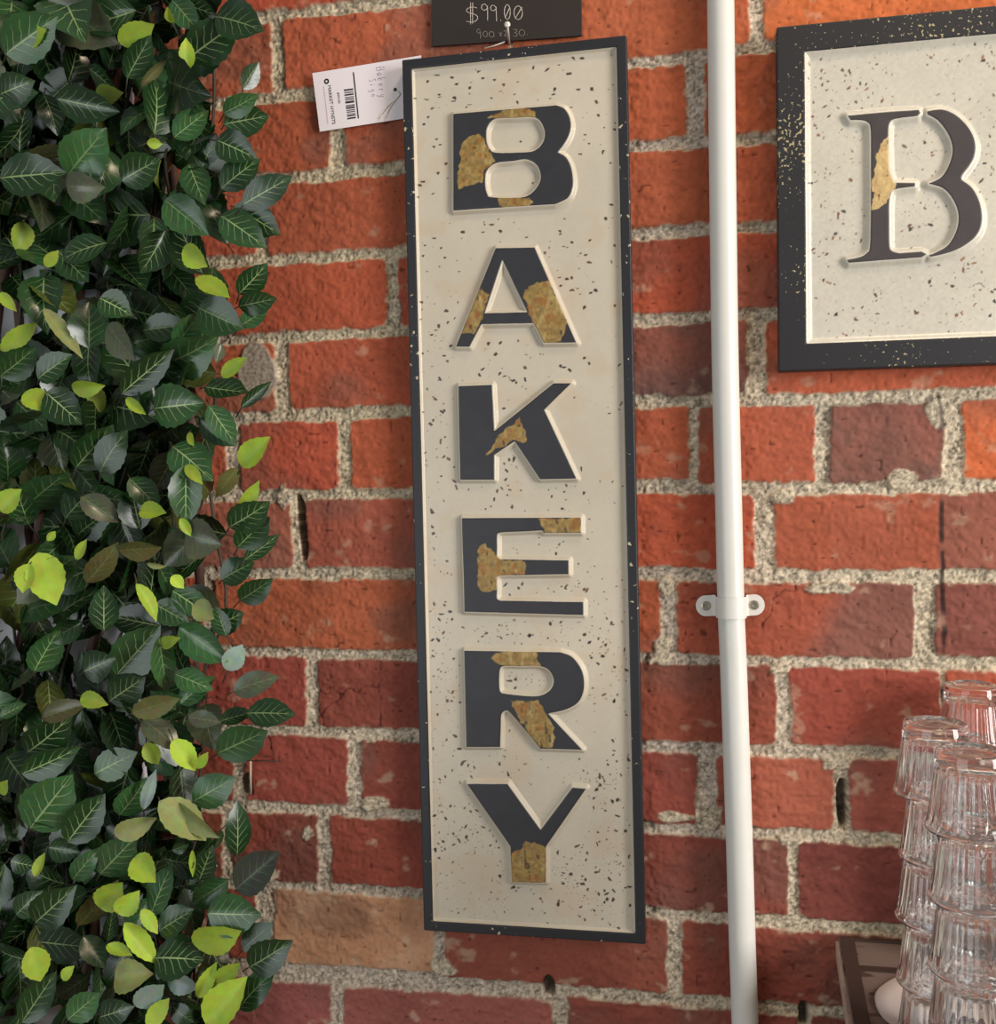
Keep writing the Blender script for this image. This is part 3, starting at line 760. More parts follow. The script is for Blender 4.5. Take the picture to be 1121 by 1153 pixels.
def text_on_tag(body, a, b, size, mat, name):
    """type that reads downwards from photo point a towards b"""
    cu = bpy.data.curves.new(name, 'FONT'); cu.body = body; cu.size = 1.0
    to = bpy.data.objects.new('tmp', cu); COL.objects.link(to)
    dg = bpy.context.evaluated_depsgraph_get(); me = bpy.data.meshes.new_from_object(to.evaluated_get(dg))
    bpy.data.objects.remove(to)
    A = lift(*a); B = lift(*b); L = np.linalg.norm(B - A); d = (B - A) / L
    up = np.cross([0, -1, 0], d); up /= np.linalg.norm(up)
    w = max(v.co.x for v in me.vertices)
    for v in me.vertices:
        p = A + d * (v.co.x * L / w) + up * (v.co.y * size); p = p + np.array([0, -0.0001, 0]); v.co = p
    me.name = name; me.materials.append(mat)
    o = bpy.data.objects.new(name, me); COL.objects.link(o); return adopt(o, ptag)
text_on_tag('MARKET HYNSTS', tz([(222, 338)])[0], tz([(272, 748)])[0], 0.0052, MAT_INK, 'shop_name')
text_on_tag('$99.00', tz([(322, 412)])[0], tz([(336, 528)])[0], 0.0032, MAT_INK, 'printed_price')
m = MB()
for k in range(18):
    t = k / 18; A = (180 + 44 * t, 350 + 395 * t); B = (180 + 44 * (t + 0.036), 350 + 395 * (t + 0.036))
    ribbon(m, tz([A])[0], tz([B])[0], 0.0011)
adopt(m.build('fine_print', MAT_INKP, None), ptag)
# handwriting: Bakery / Sign, reading downwards; glyph strokes in (advance, up)
HW = {'B': [[(0, 0), (0, 1)], [(0, 1), (.45, .95), (.4, .55), (0, .52)], [(0, .52), (.55, .45), (.5, .05), (0, 0)]], 'a': [[(.4, .45), (.15, .5), (0, .25), (.15, 0), (.38, .2), (.4, .45), (.42, 0)]],
      'k': [[(0, 0), (0, 1)], [(.35, .5), (.02, .22), (.38, 0)]], 'e': [[(0, .25), (.38, .3), (.25, .5), (.05, .4), (.05, .1), (.35, .03)]], 'r': [[(0, 0), (.02, .5)], [(.02, .32), (.15, .48), (.3, .45)]],
      'y': [[(0, .5), (.15, .1), (.3, .1)], [(.38, .5), (.3, -.1), (.1, -.4)]], 'S': [[(.45, .9), (.2, 1), (.05, .8), (.4, .4), (.35, .05), (0, .05)]], 'i': [[(.05, 0), (.05, .5)], [(.05, .68), (.06, .72)]],
      'g': [[(.38, .45), (.1, .5), (.02, .2), (.2, .05), (.38, .25), (.38, .45), (.36, -.25), (.1, -.35)]], 'n': [[(0, 0), (0, .5)], [(0, .35), (.2, .5), (.32, .35), (.34, 0)]]}
m = MB()
for word, a, b, h in (('Bakery', (735, 150), (775, 490), 80), ('Sign', (660, 275), (690, 490), 66)):
    n = len(word); ln = math.hypot(b[0] - a[0], b[1] - a[1]); d = ((b[0] - a[0]) / ln, (b[1] - a[1]) / ln); u = (-d[1] * -1, -d[0])
    for i, ch in enumerate(word):
        for L in HW[ch]:
            q = [(a[0] + d[0] * (i * ln / n + s * h * 0.72) + u[0] * w_ * h, a[1] + d[1] * (i * ln / n + s * h * 0.72) + u[1] * w_ * h) for s, w_ in L]
            m.tube([lift(*p) for p in tz(curve(q, 3) if len(q) > 2 else q)], 0.00028, 4)
adopt(m.build('handwriting', MAT_PEN, None, sm=True), ptag)
m = MB(); V = []; hc = lift(*tz([(932, 382)])[0])
m.add([hc + np.array([0.0019 * math.cos(2 * PI * k / 18), -0.0001, 0.0019 * math.sin(2 * PI * k / 18)]) for k in range(18)], [list(range(18))[::-1]])
adopt(m.build('punched_hole', MAT_WIRE, None), ptag)
m = MB()
for L in ([(950, 400), (975, 425), (950, 470), (870, 540), (810, 610), (760, 685)], [(955, 400), (980, 430), (945, 480), (890, 550), (850, 630), (828, 685)]):
    m.tube([tagp(px, py, 0.0012) for px, py in curve(tz(L), 4)], 0.00055, 6)
adopt(m.build('string', MAT_STRING, None, sm=True), ptag)
m = MB(); m.tube([at(px, py, y) for px, py, y in ((545, 54.5, -0.0030), (556, 51.5, -0.0034), (566, 48, -0.0036), (570.5, 45.5, -0.0038))], [0.0005, 0.0006, 0.0009, 0.0005], 6)
adopt(m.build('string', MAT_STRING, None, sm=True), ptag)

# bit of wire and a pale stub left in a hole of the brick
w0 = at(276, 886, 0.010)
wire = thing('wire_stub', 'rusty bent wire with a pale rod, in a small hole by the ivy edge', 'wire', tuple(w0))
m = MB(); m.tube([at(262, 857, -0.004), at(290, 856.5, -0.005), at(316, 857, -0.003)], 0.0007, 6); adopt(m.build('wire', MAT_WIRE, None, sm=True), wire)
m = MB(); m.tube([at(282, 857, -0.0055), at(282, 875, -0.005), at(282.4, 894, 0.002)], 0.0013, 8); adopt(m.build('rod', MAT_ROD, None, sm=True), wire)

# ------------------------------------------------------------------ artificial ivy on a willow lattice
ivy = thing('ivy_screen', 'artificial leaf screen on brown willow lattice, covering the left side of the wall', 'artificial plant', (at(130, 1153)[0], -0.05, at(130, 1153)[2]))
def stick(a, b, y0, y1, r, seed):
    rs = np.random.default_rng(seed); pts = []
    for k in range(13):
        t = k / 12; p = at(a[0] * (1 - t) + b[0] * t, a[1] * (1 - t) + b[1] * t, y0 * (1 - t) + y1 * t)
        pts.append(p + rs.normal(0, 0.0022, 3) * np.array([1, 0.4, 0]))
    m = MB(); m.tube(pts, [r * rs.uniform(0.85, 1.12) for _ in pts], 10); return adopt(m.build('lattice_stick', MAT_STICK, None, sm=True), ivy)
k = 0
for bx in (-230, -130, -40, 45, 120):                   # sticks leaning to the right going up
    stick((bx - 60, 1240), (bx + 100, 560), -0.034, -0.030, 0.0055, 600 + k); stick((bx - 10, 640), (bx + 110, -80), -0.034, -0.030, 0.0055, 620 + k); k += 1
for bx in (-120, -20, 80, 165):                         # sticks leaning the other way, nailed behind
    stick((bx + 45, 1240), (bx - 20, 600), -0.022, -0.020, 0.005, 640 + k); stick((bx + 60, 660), (bx + 10, -80), -0.022, -0.020, 0.005, 660 + k); k += 1
m = MB(); rs = np.random.default_rng(77)
vine_px = []
for bx in (25, 80, 130, 175, 205, 226):
    L = [(bx + rs.normal(0, 12), y) for y in range(-80, 1260, 85)]; vine_px.append(L)
    v = MB(); v.tube([at(px, py, -0.048 + rs.normal(0, 0.006)) for px, py in curve(L, 4)], 0.0017, 7); adopt(v.build('vine', MAT_VINE, None, sm=True), ivy)

def leaf_mat(name, top_rough, spec):
    mt, nt, b = new_mat(name)
    a = nd(nt, 'ShaderNodeVertexColor'); a.layer_name = 'Col'
    uv = nd(nt, 'ShaderNodeUVMap'); uv.uv_map = 'UVMap'
    tc = nd(nt, 'ShaderNodeTexCoord'); nz = nd(nt, 'ShaderNodeTexNoise', Scale=120, Detail=3); nt.links.new(tc.outputs['Object'], nz.inputs['Vector'])
    sp = nd(nt, 'ShaderNodeSeparateXYZ'); nt.links.new(uv.outputs[0], sp.inputs[0])
    u = sp.outputs[0]; v = mth(nt, 'SUBTRACT', sp.outputs[1], 0.5); av = mth(nt, 'ABSOLUTE', v)
    wob = mth(nt, 'MULTIPLY_ADD', nz.outputs[0], 0.06, -0.03)
    mid = mth(nt, 'LESS_THAN', av, mth(nt, 'MULTIPLY_ADD', u, -0.016, 0.024))
    t = mth(nt, 'ADD', mth(nt, 'MULTIPLY_ADD', av, -0.62, u), wob)
    fr = mth(nt, 'FRACT', mth(nt, 'MULTIPLY', t, 6.5))
    side = mth(nt, 'LESS_THAN', fr, mth(nt, 'MULTIPLY_ADD', av, -0.32, 0.15))
    side = mth(nt, 'MULTIPLY', side, mth(nt, 'LESS_THAN', av, 0.36)); side = mth(nt, 'MULTIPLY', side, 0.62)
    vein = mth(nt, 'MAXIMUM', mid, side); vein = mth(nt, 'MULTIPLY', vein, a.outputs[1])
    var = mixc(nt, 0.5, a.outputs[0], nz.outputs[1], 'SOFT_LIGHT')
    o = mixc(nt, vein, var, lin(168, 190, 128)); nt.links.new(o, b.inputs['Base Color'])
    b.inputs['Roughness'].default_value = top_rough; b.inputs['Specular IOR Level'].default_value = spec
    bp = nd(nt, 'ShaderNodeBump', Strength=0.35, Distance=0.0008); nt.links.new(vein, bp.inputs['Height']); nt.links.new(bp.outputs[0], b.inputs['Normal'])
    return mt
MAT_LEAF = leaf_mat('glossy_leaf', 0.24, 0.5)
MAT_LIME = leaf_mat('young_leaf', 0.5, 0.3)
NU, NV = 15, 7
def leaf_geo(base, tip, wid, roll, fold, bend, rs):
    base = Vector(base); tip = Vector(tip); L = (tip - base).length; d = (tip - base).normalized()
    n = (Vector(CAM) - base).normalized(); s = d.cross(n).normalized(); n = s.cross(d).normalized()
    s2 = s * math.cos(roll) + n * math.sin(roll); n2 = n * math.cos(roll) - s * math.sin(roll)
    V = []; UV = []
    ph = rs.uniform(0, 6)
    for i in range(NU):
        u = i / (NU - 1)
        w = (math.sin(PI * u ** 0.82) ** 0.78) * 0.5 * wid * L if 0 < u < 1 else 0.0006
        w *= 1 + 0.035 * (1 if i % 2 else -1)
        if u > 0.8: w *= 1 - 0.35 * (u - 0.8) / 0.2
        c = -bend * L * (4 * (u - 0.5) ** 2 - 1) * 0.5
        for j in range(NV):
            v = j / (NV - 1) * 2 - 1
            h = c + fold * abs(v) ** 1.3 * w + 0.04 * w * math.sin(9 * u + ph) * abs(v)
            p = base + d * (u * L) + s2 * (v * w) + n2 * h
            V.append(p); UV.append((u, 0.5 + 0.5 * v))
    return V, UV
LF = np.array([[i * NV + j, i * NV + j + 1, (i + 1) * NV + j + 1, (i + 1) * NV + j] for i in range(NU - 1) for j in range(NV - 1)])
class Leaves:
    def __init__(s): s.V = []; s.U = []; s.C = []; s.n = 0; s.F = []
    def add(s, base, tip, wid, roll, fold, bend, rgb, vein, rs):
        V, U = leaf_geo(base, tip, wid, roll, fold, bend, rs)
        s.V += [tuple(p) for p in V]; s.U += U; c = lin(*rgb); s.C += [(c[0], c[1], c[2], vein)] * len(V)
        s.F.append(LF + s.n); s.n += len(V)
    def build(s, name, mat):
        return adopt(mesh_np(name, np.array(s.V), np.concatenate(s.F), mat, None, col=np.array(s.C), uv=np.array(s.U)), ivy)
dark, lime = Leaves(), Leaves()
petiole = MB()
rs = np.random.default_rng(42)
def green(rs):
    r = rs.random()
    if r < 0.60: c = np.array((29, 54, 26)) * rs.uniform(0.75, 1.2)
    elif r < 0.82: c = np.array((46, 76, 42)) * rs.uniform(0.85, 1.15)
    elif r < 0.93: c = np.array((70, 78, 54)) * rs.uniform(0.8, 1.1)
    else: c = np.array((80, 88, 38)) * rs.uniform(0.8, 1.1)
    return tuple(c)
def put(L, bx, by, tx, ty, y, wid, roll, fold, bend, rgb, vein, dy=0.0, stem=True):
    b = at(bx, by, y); t = at(tx, ty, y + dy)
    L.add(b, t, wid, roll, fold, bend, rgb, vein, rs)
    if stem:
        d = (b - t) / np.linalg.norm(t - b); e = b + d * rs.uniform(0.006, 0.014) + np.array([0, 0.008, -0.002])
        petiole.tube([e, (b + e) / 2 + np.array([0, 0.001, 0]), b + (t - b) * 0.03], 0.0007, 5)
RIGHT = [(-80, 262), (0, 262), (100, 262), (200, 285), (260, 285), (300, 268), (400, 272), (440, 262), (520, 262), (580, 262), (640, 262), (700, 250), (760, 245), (830, 268), (900, 258), (960, 262), (1020, 280), (1060, 290), (1153, 262), (1250, 262)]
ry = [p[0] for p in RIGHT]; rx = [p[1] for p in RIGHT]
# back and middle layers
for layer, (sp, y0, y1) in enumerate(((33, -0.030, -0.045), (30, -0.050, -0.080))):
    gy = -70
    while gy < 1240:
        gx = -90 + (gy // sp % 2) * sp / 2
        while True:
            lim = np.interp(gy, ry, rx) - (36 if layer else 44)
            if gx > lim: break
            x = gx + rs.uniform(-0.45, 0.45) * sp; y = gy + rs.uniform(-0.45, 0.45) * sp
            x = min(x, lim + 4)
            gap = (vnoise(np.array([[x]]), np.array([[y]]), 70, 800)[0, 0] < 0.20 and x < 150)
            if not (gap and layer) and not (gap and rs.random() < 0.75):
                L = rs.uniform(44, 66); a = rs.uniform(0, 2 * PI)
                if rs.random() < 0.4: a = PI / 2 + rs.normal(0, 0.8)
                dx, dy_ = math.cos(a) * L / 2, math.sin(a) * L / 2
                if rs.random() < 0.035 and layer:
                    put(lime, x - dx * 0.7, y - dy_ * 0.7, x + dx * 0.7, y + dy_ * 0.7, rs.uniform(y1, y0), rs.uniform(0.45, 0.7), rs.normal(0, 0.6), rs.uniform(0.1, 0.6), rs.uniform(-0.05, 0.2), (140, 158, 62), 0.15, rs.normal(0, 0.012))
                else:
                    put(dark, x - dx, y - dy_, x + dx, y + dy_, rs.uniform(y1, y0), rs.uniform(0.56, 0.74), rs.normal(0, 0.75), rs.uniform(-0.1, 0.6), rs.uniform(-0.05, 0.28), green(rs), rs.uniform(0.15, 0.75), rs.normal(0, 0.014))
            gx += sp
        gy += sp
# leaves read off the photograph (base -> tip)
s1 = 3.297
def Z(l, oy): return [tuple([p[0] / s1, oy + p[1] / s1, p[2] / s1, oy + p[3] / s1] + list(p[4:])) for p in l]
G, GL, GR, OL = (31, 58, 28), (50, 84, 46), (80, 86, 66), (86, 84, 46)
D = Z([(700, 215, 880, 85, .66, G), (800, 60, 980, 115, .75, G), (670, 10, 810, 60, .6, G), (830, 460, 1000, 430, .66, G), (805, 520, 955, 590, .62, G), (820, 700, 965, 590, .6, G), (900, 760, 1085, 655, .5, G), (868, 765, 1040, 870, .6, G), (612, 742, 775, 875, .6, GL),
       (572, 500, 575, 295, .85, G), (585, 500, 692, 395, .6, G), (210, 365, 445, 415, .48, G), (250, 650, 395, 475, .7, GL), (90, 600, 300, 555, .36, OL), (245, 690, 390, 695, .7, GR), (0, 660, 245, 640, .5, G), (450, 670, 595, 590, .75, G), (640, 330, 760, 410, .7, GL), (645, 510, 775, 410, .6, GL),
       (830, 420, 960, 350, .5, GL), (900, 330, 960, 230, .6, G), (180, 0, 440, 165, .62, GR), (20, 200, 215, 60, .6, GL), (470, 290, 560, 130, .55, G), (640, 0, 740, 120, .6, GL), (0, 350, 130, 300, .7, G), (820, 800, 990, 920, .55, GL), (700, 610, 760, 760, .6, G)], 0)
D += Z([(735, 185, 905, 265, .72, G), (330, 338, 330, 165, .78, G), (370, 150, 490, 215, .8, G), (570, 560, 760, 540, .72, GL), (505, 715, 692, 720, .82, GL), (530, 270, 705, 250, .55, G), (650, 330, 748, 200, .62, GL), (600, 440, 690, 340, .6, (140, 150, 140)), (450, 505, 645, 340, .38, G), (760, 480, 920, 500, .62, G),
        (895, 555, 1008, 460, .3, G), (775, 550, 875, 695, .55, GL), (885, 135, 992, 20, .62, G), (885, 180, 1028, 150, .6, G), (890, 255, 995, 190, .55, GL), (690, 770, 690, 1000, .5, GL), (850, 1000, 1003, 905, .6, G), (280, 780, 420, 620, .6, G), (370, 800, 475, 640, .62, G), (480, 820, 590, 935, .62, GL), (0, 440, 135, 330, .65, G), (140, 450, 270, 360, .6, G), (300, 890, 440, 985, .6, GR), (170, 500, 305, 620, .62, G), (640, 700, 790, 830, .62, GL), (400, 250, 500, 380, .6, GR), (880, 780, 800, 890, .45, OL), (740, 600, 870, 700, .5, G), (820, 320, 800, 390, .6, GR)], 290)
D += Z([(880, 120, 1000, 5, .6, G), (905, 168, 1038, 70, .36, G), (820, 240, 945, 175, .75, G), (890, 315, 1012, 235, .58, G), (790, 420, 905, 360, .7, G), (840, 575, 900, 480, .7, (130, 148, 136)), (865, 655, 1038, 600, .5, GR), (915, 735, 1098, 740, .58, G), (815, 765, 940, 730, .55, G), (805, 885, 995, 800, .6, GL), (690, 70, 825, 110, .9, GR),
        (430, 595, 595, 410, .62, GL), (590, 450, 620, 660, .52, GL), (405, 690, 540, 600, .7, G), (310, 580, 430, 530, .8, G), (575, 330, 700, 400, .6, GL), (665, 415, 845, 545, .55, GL), (840, 450, 800, 340, .6, G), (170, 230, 280, 150, .8, GL), (385, 430, 385, 260, .6, G), (100, 880, 270, 740, .55, G), (80, 960, 300, 860, .45, G), (350, 960, 510, 880, .6, GL), (530, 760, 660, 880, .55, GR), (650, 590, 790, 650, .55, GL), (670, 700, 800, 600, .6, GL), (640, 280, 790, 380, .5, GL), (125, 580, 220, 420, .6, GL), (0, 750, 100, 700, .5, GL), (160, 750, 330, 700, .4, OL), (320, 250, 440, 100, .45, OL), (440, 130, 600, 120, .6, OL), (700, 750, 820, 770, .5, GR)], 580)
D += Z([(880, 340, 880, 135, .46, G), (875, 465, 1038, 325, .52, (62, 66, 56)), (770, 555, 970, 560, .72, GL), (900, 690, 1012, 590, .62, G), (925, 755, 1088, 655, .58, G), (885, 910, 1022, 765, .55, G), (715, 140, 875, 50, .62, GL), (575, 720, 755, 730, .85, G), (440, 190, 545, 50, .7, GL), (370, 410, 505, 270, .6, GL), (560, 560, 640, 370, .6, GL),
        (250, 290, 390, 110, .55, G), (110, 240, 270, 40, .7, GL), (130, 590, 285, 450, .55, G), (60, 560, 160, 470, .6, GL), (180, 310, 300, 330, .7, G), (270, 430, 370, 310, .45, GL), (40, 360, 130, 380, .8, G), (400, 660, 420, 540, .5, G), (80, 960, 210, 770, .45, G), (250, 950, 370, 850, .7, GL), (370, 940, 500, 900, .6, G), (640, 320, 700, 300, .7, G), (740, 430, 790, 300, .5, G), (620, 800, 740, 830, .55, (122, 142, 128)), (500, 900, 610, 820, .6, (132, 150, 138)), (590, 620, 720, 540, .6, G), (310, 640, 390, 760, .6, G), (30, 280, 110, 190, .6, G), (530, 170, 580, 20, .3, (132, 152, 142)), (640, 900, 720, 960, .7, G), (290, 600, 440, 430, .45, OL)], 860)
for p in D:
    if rs.random() < 0.97:
        put(dark, *p[:4], rs.uniform(-0.112, -0.088), min(p[4] * 1.05, 0.95), rs.normal(0, 0.30), rs.uniform(0.0, 0.4), rs.uniform(-0.05, 0.2), tuple(np.array(p[5]) * rs.uniform(0.88, 1.12)), rs.uniform(0.3, 0.85) if p[5] in (G, GL) else 0.18, rs.normal(0, 0.006))
LM, LB, LP = (146, 168, 54), (164, 188, 62), (138, 144, 88)
Ls = Z([(85, 160, 172, 108, .6, LM), (440, 158, 572, 90, .62, LM), (692, 262, 690, 140, .55, LM), (525, 315, 618, 220, .3, OL), (545, 530, 602, 535, .8, LM), (640, 85, 622, 25, .6, LM), (168, 990, 216, 930, .6, LM), (680, 920, 770, 990, .75, LM)], 0)
Ls += Z([(730, 72, 852, 150, .5, LM), (822, 442, 918, 370, .42, LM), (893, 772, 1003, 665, .55, LB), (888, 948, 962, 828, .42, LM), (268, 485, 390, 475, .5, LM), (468, 522, 542, 582, .42, LM), (163, 190, 307, 375, .26, LP), (3, 345, 142, 240, .42, LM), (0, 130, 62, 200, .5, LM), (92, 500, 185, 570, .7, LM), (520, 938, 618, 948, .5, LM), (0, 940, 80, 860, .8, LB), (690, 770, 752, 842, .45, LM), (700, 650, 720, 700, .5, LM)], 290)
Ls += Z([(140, 140, 210, 335, .7, LB), (110, 180, 85, 290, .8, LB), (283, 165, 322, 90, .5, LM), (505, 255, 580, 395, .4, LB), (670, 10, 708, 78, .5, LM), (638, 225, 682, 272, .8, LB), (720, 330, 795, 385, .8, LP), (300, 675, 402, 705, .5, LM), (640, 835, 728, 950, .62, LB), (540, 845, 588, 925, .7, LM), (730, 940, 772, 880, .5, LM), (545, 180, 618, 190, .4, LP), (490, 735, 668, 680, .5, OL), (600, 480, 670, 455, .5, LM), (175, 95, 205, 60, .7, LM)], 580)
Ls += Z([(590, 140, 765, 285, .62, LP), (655, 145, 815, 275, .4, LP), (425, 262, 582, 200, .5, LP), (500, 345, 578, 440, .85, LM), (370, 535, 455, 440, .75, LM), (435, 555, 518, 470, .8, LB), (525, 540, 585, 632, .5, LM), (462, 590, 582, 742, .42, LB), (395, 675, 490, 712, .45, LM), (715, 665, 895, 620, .62, LB), (735, 868, 805, 735, .42, LB), (765, 968, 918, 790, .6, LB), (545, 975, 628, 870, .6, LB), (115, 680, 150, 808, .95, LB), (230, 800, 276, 750, .6, LB), (130, 420, 168, 330, .5, LM), (0, 110, 28, 60, .6, LM), (425, 800, 570, 780, .85, LP), (800, 830, 890, 740, .5, LM), (715, 320, 715, 420, .25, LM)], 860)
for p in Ls:
    put(lime, *p[:4], rs.uniform(-0.120, -0.104), min(p[4] * 0.95, 0.72), rs.normal(0, 0.3), rs.uniform(0.1, 0.6), rs.uniform(-0.05, 0.12), tuple(np.array(p[5]) * rs.uniform(0.92, 1.06)), 0.12, rs.normal(0, 0.006))
o = dark.build('foliage', MAT_LEAF)
o = lime.build('young_foliage', MAT_LIME); o['label'] = 'lime green young leaves'
o = adopt(petiole.build('leaf_stalks', MAT_VINE, None, sm=True), ivy); o['kind'] = 'stuff'

# ------------------------------------------------------------------ worn sideboard, paper mat, stacked tumblers
ZS = -0.418
pb0 = at_level(940, 1078, ZS); pb1 = at_level(952, 1160, ZS)
xa = at(940, 1070)[0]; sl = (pb1[0] - pb0[0]) / (pb0[1] - pb1[1])
def wood_mat():
    mt, nt, b = new_mat('worn_painted_wood')
    tc = nd(nt, 'ShaderNodeTexCoord'); n1 = nd(nt, 'ShaderNodeTexNoise', Scale=14, Detail=8); n2 = nd(nt, 'ShaderNodeTexNoise', Scale=90, Detail=4)
    mp = nd(nt, 'ShaderNodeMapping'); mp.inputs['Scale'].default_value = (1, 3, 3)
    nt.links.new(tc.outputs['Object'], mp.inputs[0])
    for n in (n1, n2): nt.links.new(mp.outputs[0], n.inputs['Vector'])
    k = mth(nt, 'GREATER_THAN', n1.outputs[0], 0.44)
    ca = mixc(nt, n2.outputs[0], lin(92, 70, 60), lin(66, 48, 42)); cb = mixc(nt, n2.outputs[0], lin(128, 110, 100), lin(108, 90, 82))
    o = mixc(nt, k, ca, cb); nt.links.new(o, b.inputs['Base Color']); b.inputs['Roughness'].default_value = 0.55
    bp = nd(nt, 'ShaderNodeBump', Strength=0.5, Distance=0.002); nt.links.new(k, bp.inputs['Height']); nt.links.new(bp.outputs[0], b.inputs['Normal'])
    return mt
MAT_WOOD = wood_mat(); MAT_EDGE = plain('pale_worn_edge', (170, 150, 138), 0.7, var=0.35, vscale=80); MAT_DARKW = plain('dark_wood', (62, 44, 38), 0.6, var=0.3, vscale=30)
side = thing('sideboard', 'worn brown painted sideboard top in the lower right corner, under the glasses', 'sideboard', (xa + 0.3, -0.2, FLOOR_Z))
yb, yf = -0.006, -0.42
lx = lambda y: xa + sl * (-y)
def slab(name, x_of, x1, ya, yb_, z0, z1, mat, bev=0.0):
    m = MB()
    V = [(x_of(ya), ya, z0), (x1, ya, z0), (x1, yb_, z0), (x_of(yb_), yb_, z0), (x_of(ya), ya, z1), (x1, ya, z1), (x1, yb_, z1), (x_of(yb_), yb_, z1)]
    m.add(V, [[0, 1, 2, 3], [4, 7, 6, 5], [0, 4, 5, 1], [1, 5, 6, 2], [2, 6, 7, 3], [3, 7, 4, 0]])
    return adopt(m.build(name, mat, None, bevel=bev), side)
slab('top', lambda y: lx(y) + 0.003, XR - 0.05, yb, yf, ZS - 0.022, ZS - 0.0005, MAT_WOOD, 0.001)
slab('edge_strip', lambda y: lx(y), XR - 0.05, yb - 0.001, yf + 0.001, ZS - 0.020, ZS - 0.003, MAT_EDGE, 0.001)
# raised dark border along the back and the left side
slab('border_strip', lambda y: lx(y) + 0.004, XR - 0.052, -0.0070, -0.0120, ZS - 0.001, ZS + 0.0012, MAT_DARKW, 0.0005)
slab('border_strip', lambda y: lx(y) + 0.003, XR - 0.052, -0.062, -0.072, ZS - 0.001, ZS + 0.0004, MAT_DARKW, 0.0002)
m = MB(); m.add([(lx(-0.012) + d_, -0.012, z) for d_, z in ((0.004, ZS), (0.004, ZS + 0.0012), (0.017, ZS + 0.0012), (0.017, ZS))] + [(lx(yf) + d_, yf + 0.002, z) for d_, z in ((0.004, ZS), (0.004, ZS + 0.0012), (0.017, ZS + 0.0012), (0.017, ZS))],
                [[0, 1, 5, 4], [1, 2, 6, 5], [2, 3, 7, 6], [0, 3, 2, 1], [4, 5, 6, 7]]); adopt(m.build('border_strip', MAT_DARKW, None), side)
slab('cabinet', lambda y: lx(y) + 0.02, XR - 0.08, yb - 0.01, yf + 0.03, FLOOR_Z, ZS - 0.022, MAT_DARKW)

pm = at_level(1082, 1142, ZS); pm[1] = max(pm[1], -0.22)
m = MB(); N = 72; V = []; F = []; rs2 = np.random.default_rng(4)
prof = [(0.0, 0.0016), (0.03, 0.0016), (0.055, 0.0018), (0.066, 0.0022), (0.0672, 0.0014), (0.066, 0.0006)]
for r, h in prof:
    for k in range(N):
        a = 2 * PI * k / N; V.append((pm[0] + r * 1.0 * math.cos(a), pm[1] + r * math.sin(a), ZS + h + (0.0008 * math.sin(7 * a) if r > 0.06 else 0)))
for i in range(len(prof) - 1):
    for k in range(N): F.append([i * N + k, i * N + (k + 1) % N, (i + 1) * N + (k + 1) % N, (i + 1) * N + k])
m.add(V, F); o = m.build('paper_mat', MAT_DOILY, sm=True); tag(o, 'round pale paper mat lying under the stacked glasses on the sideboard', 'mat')

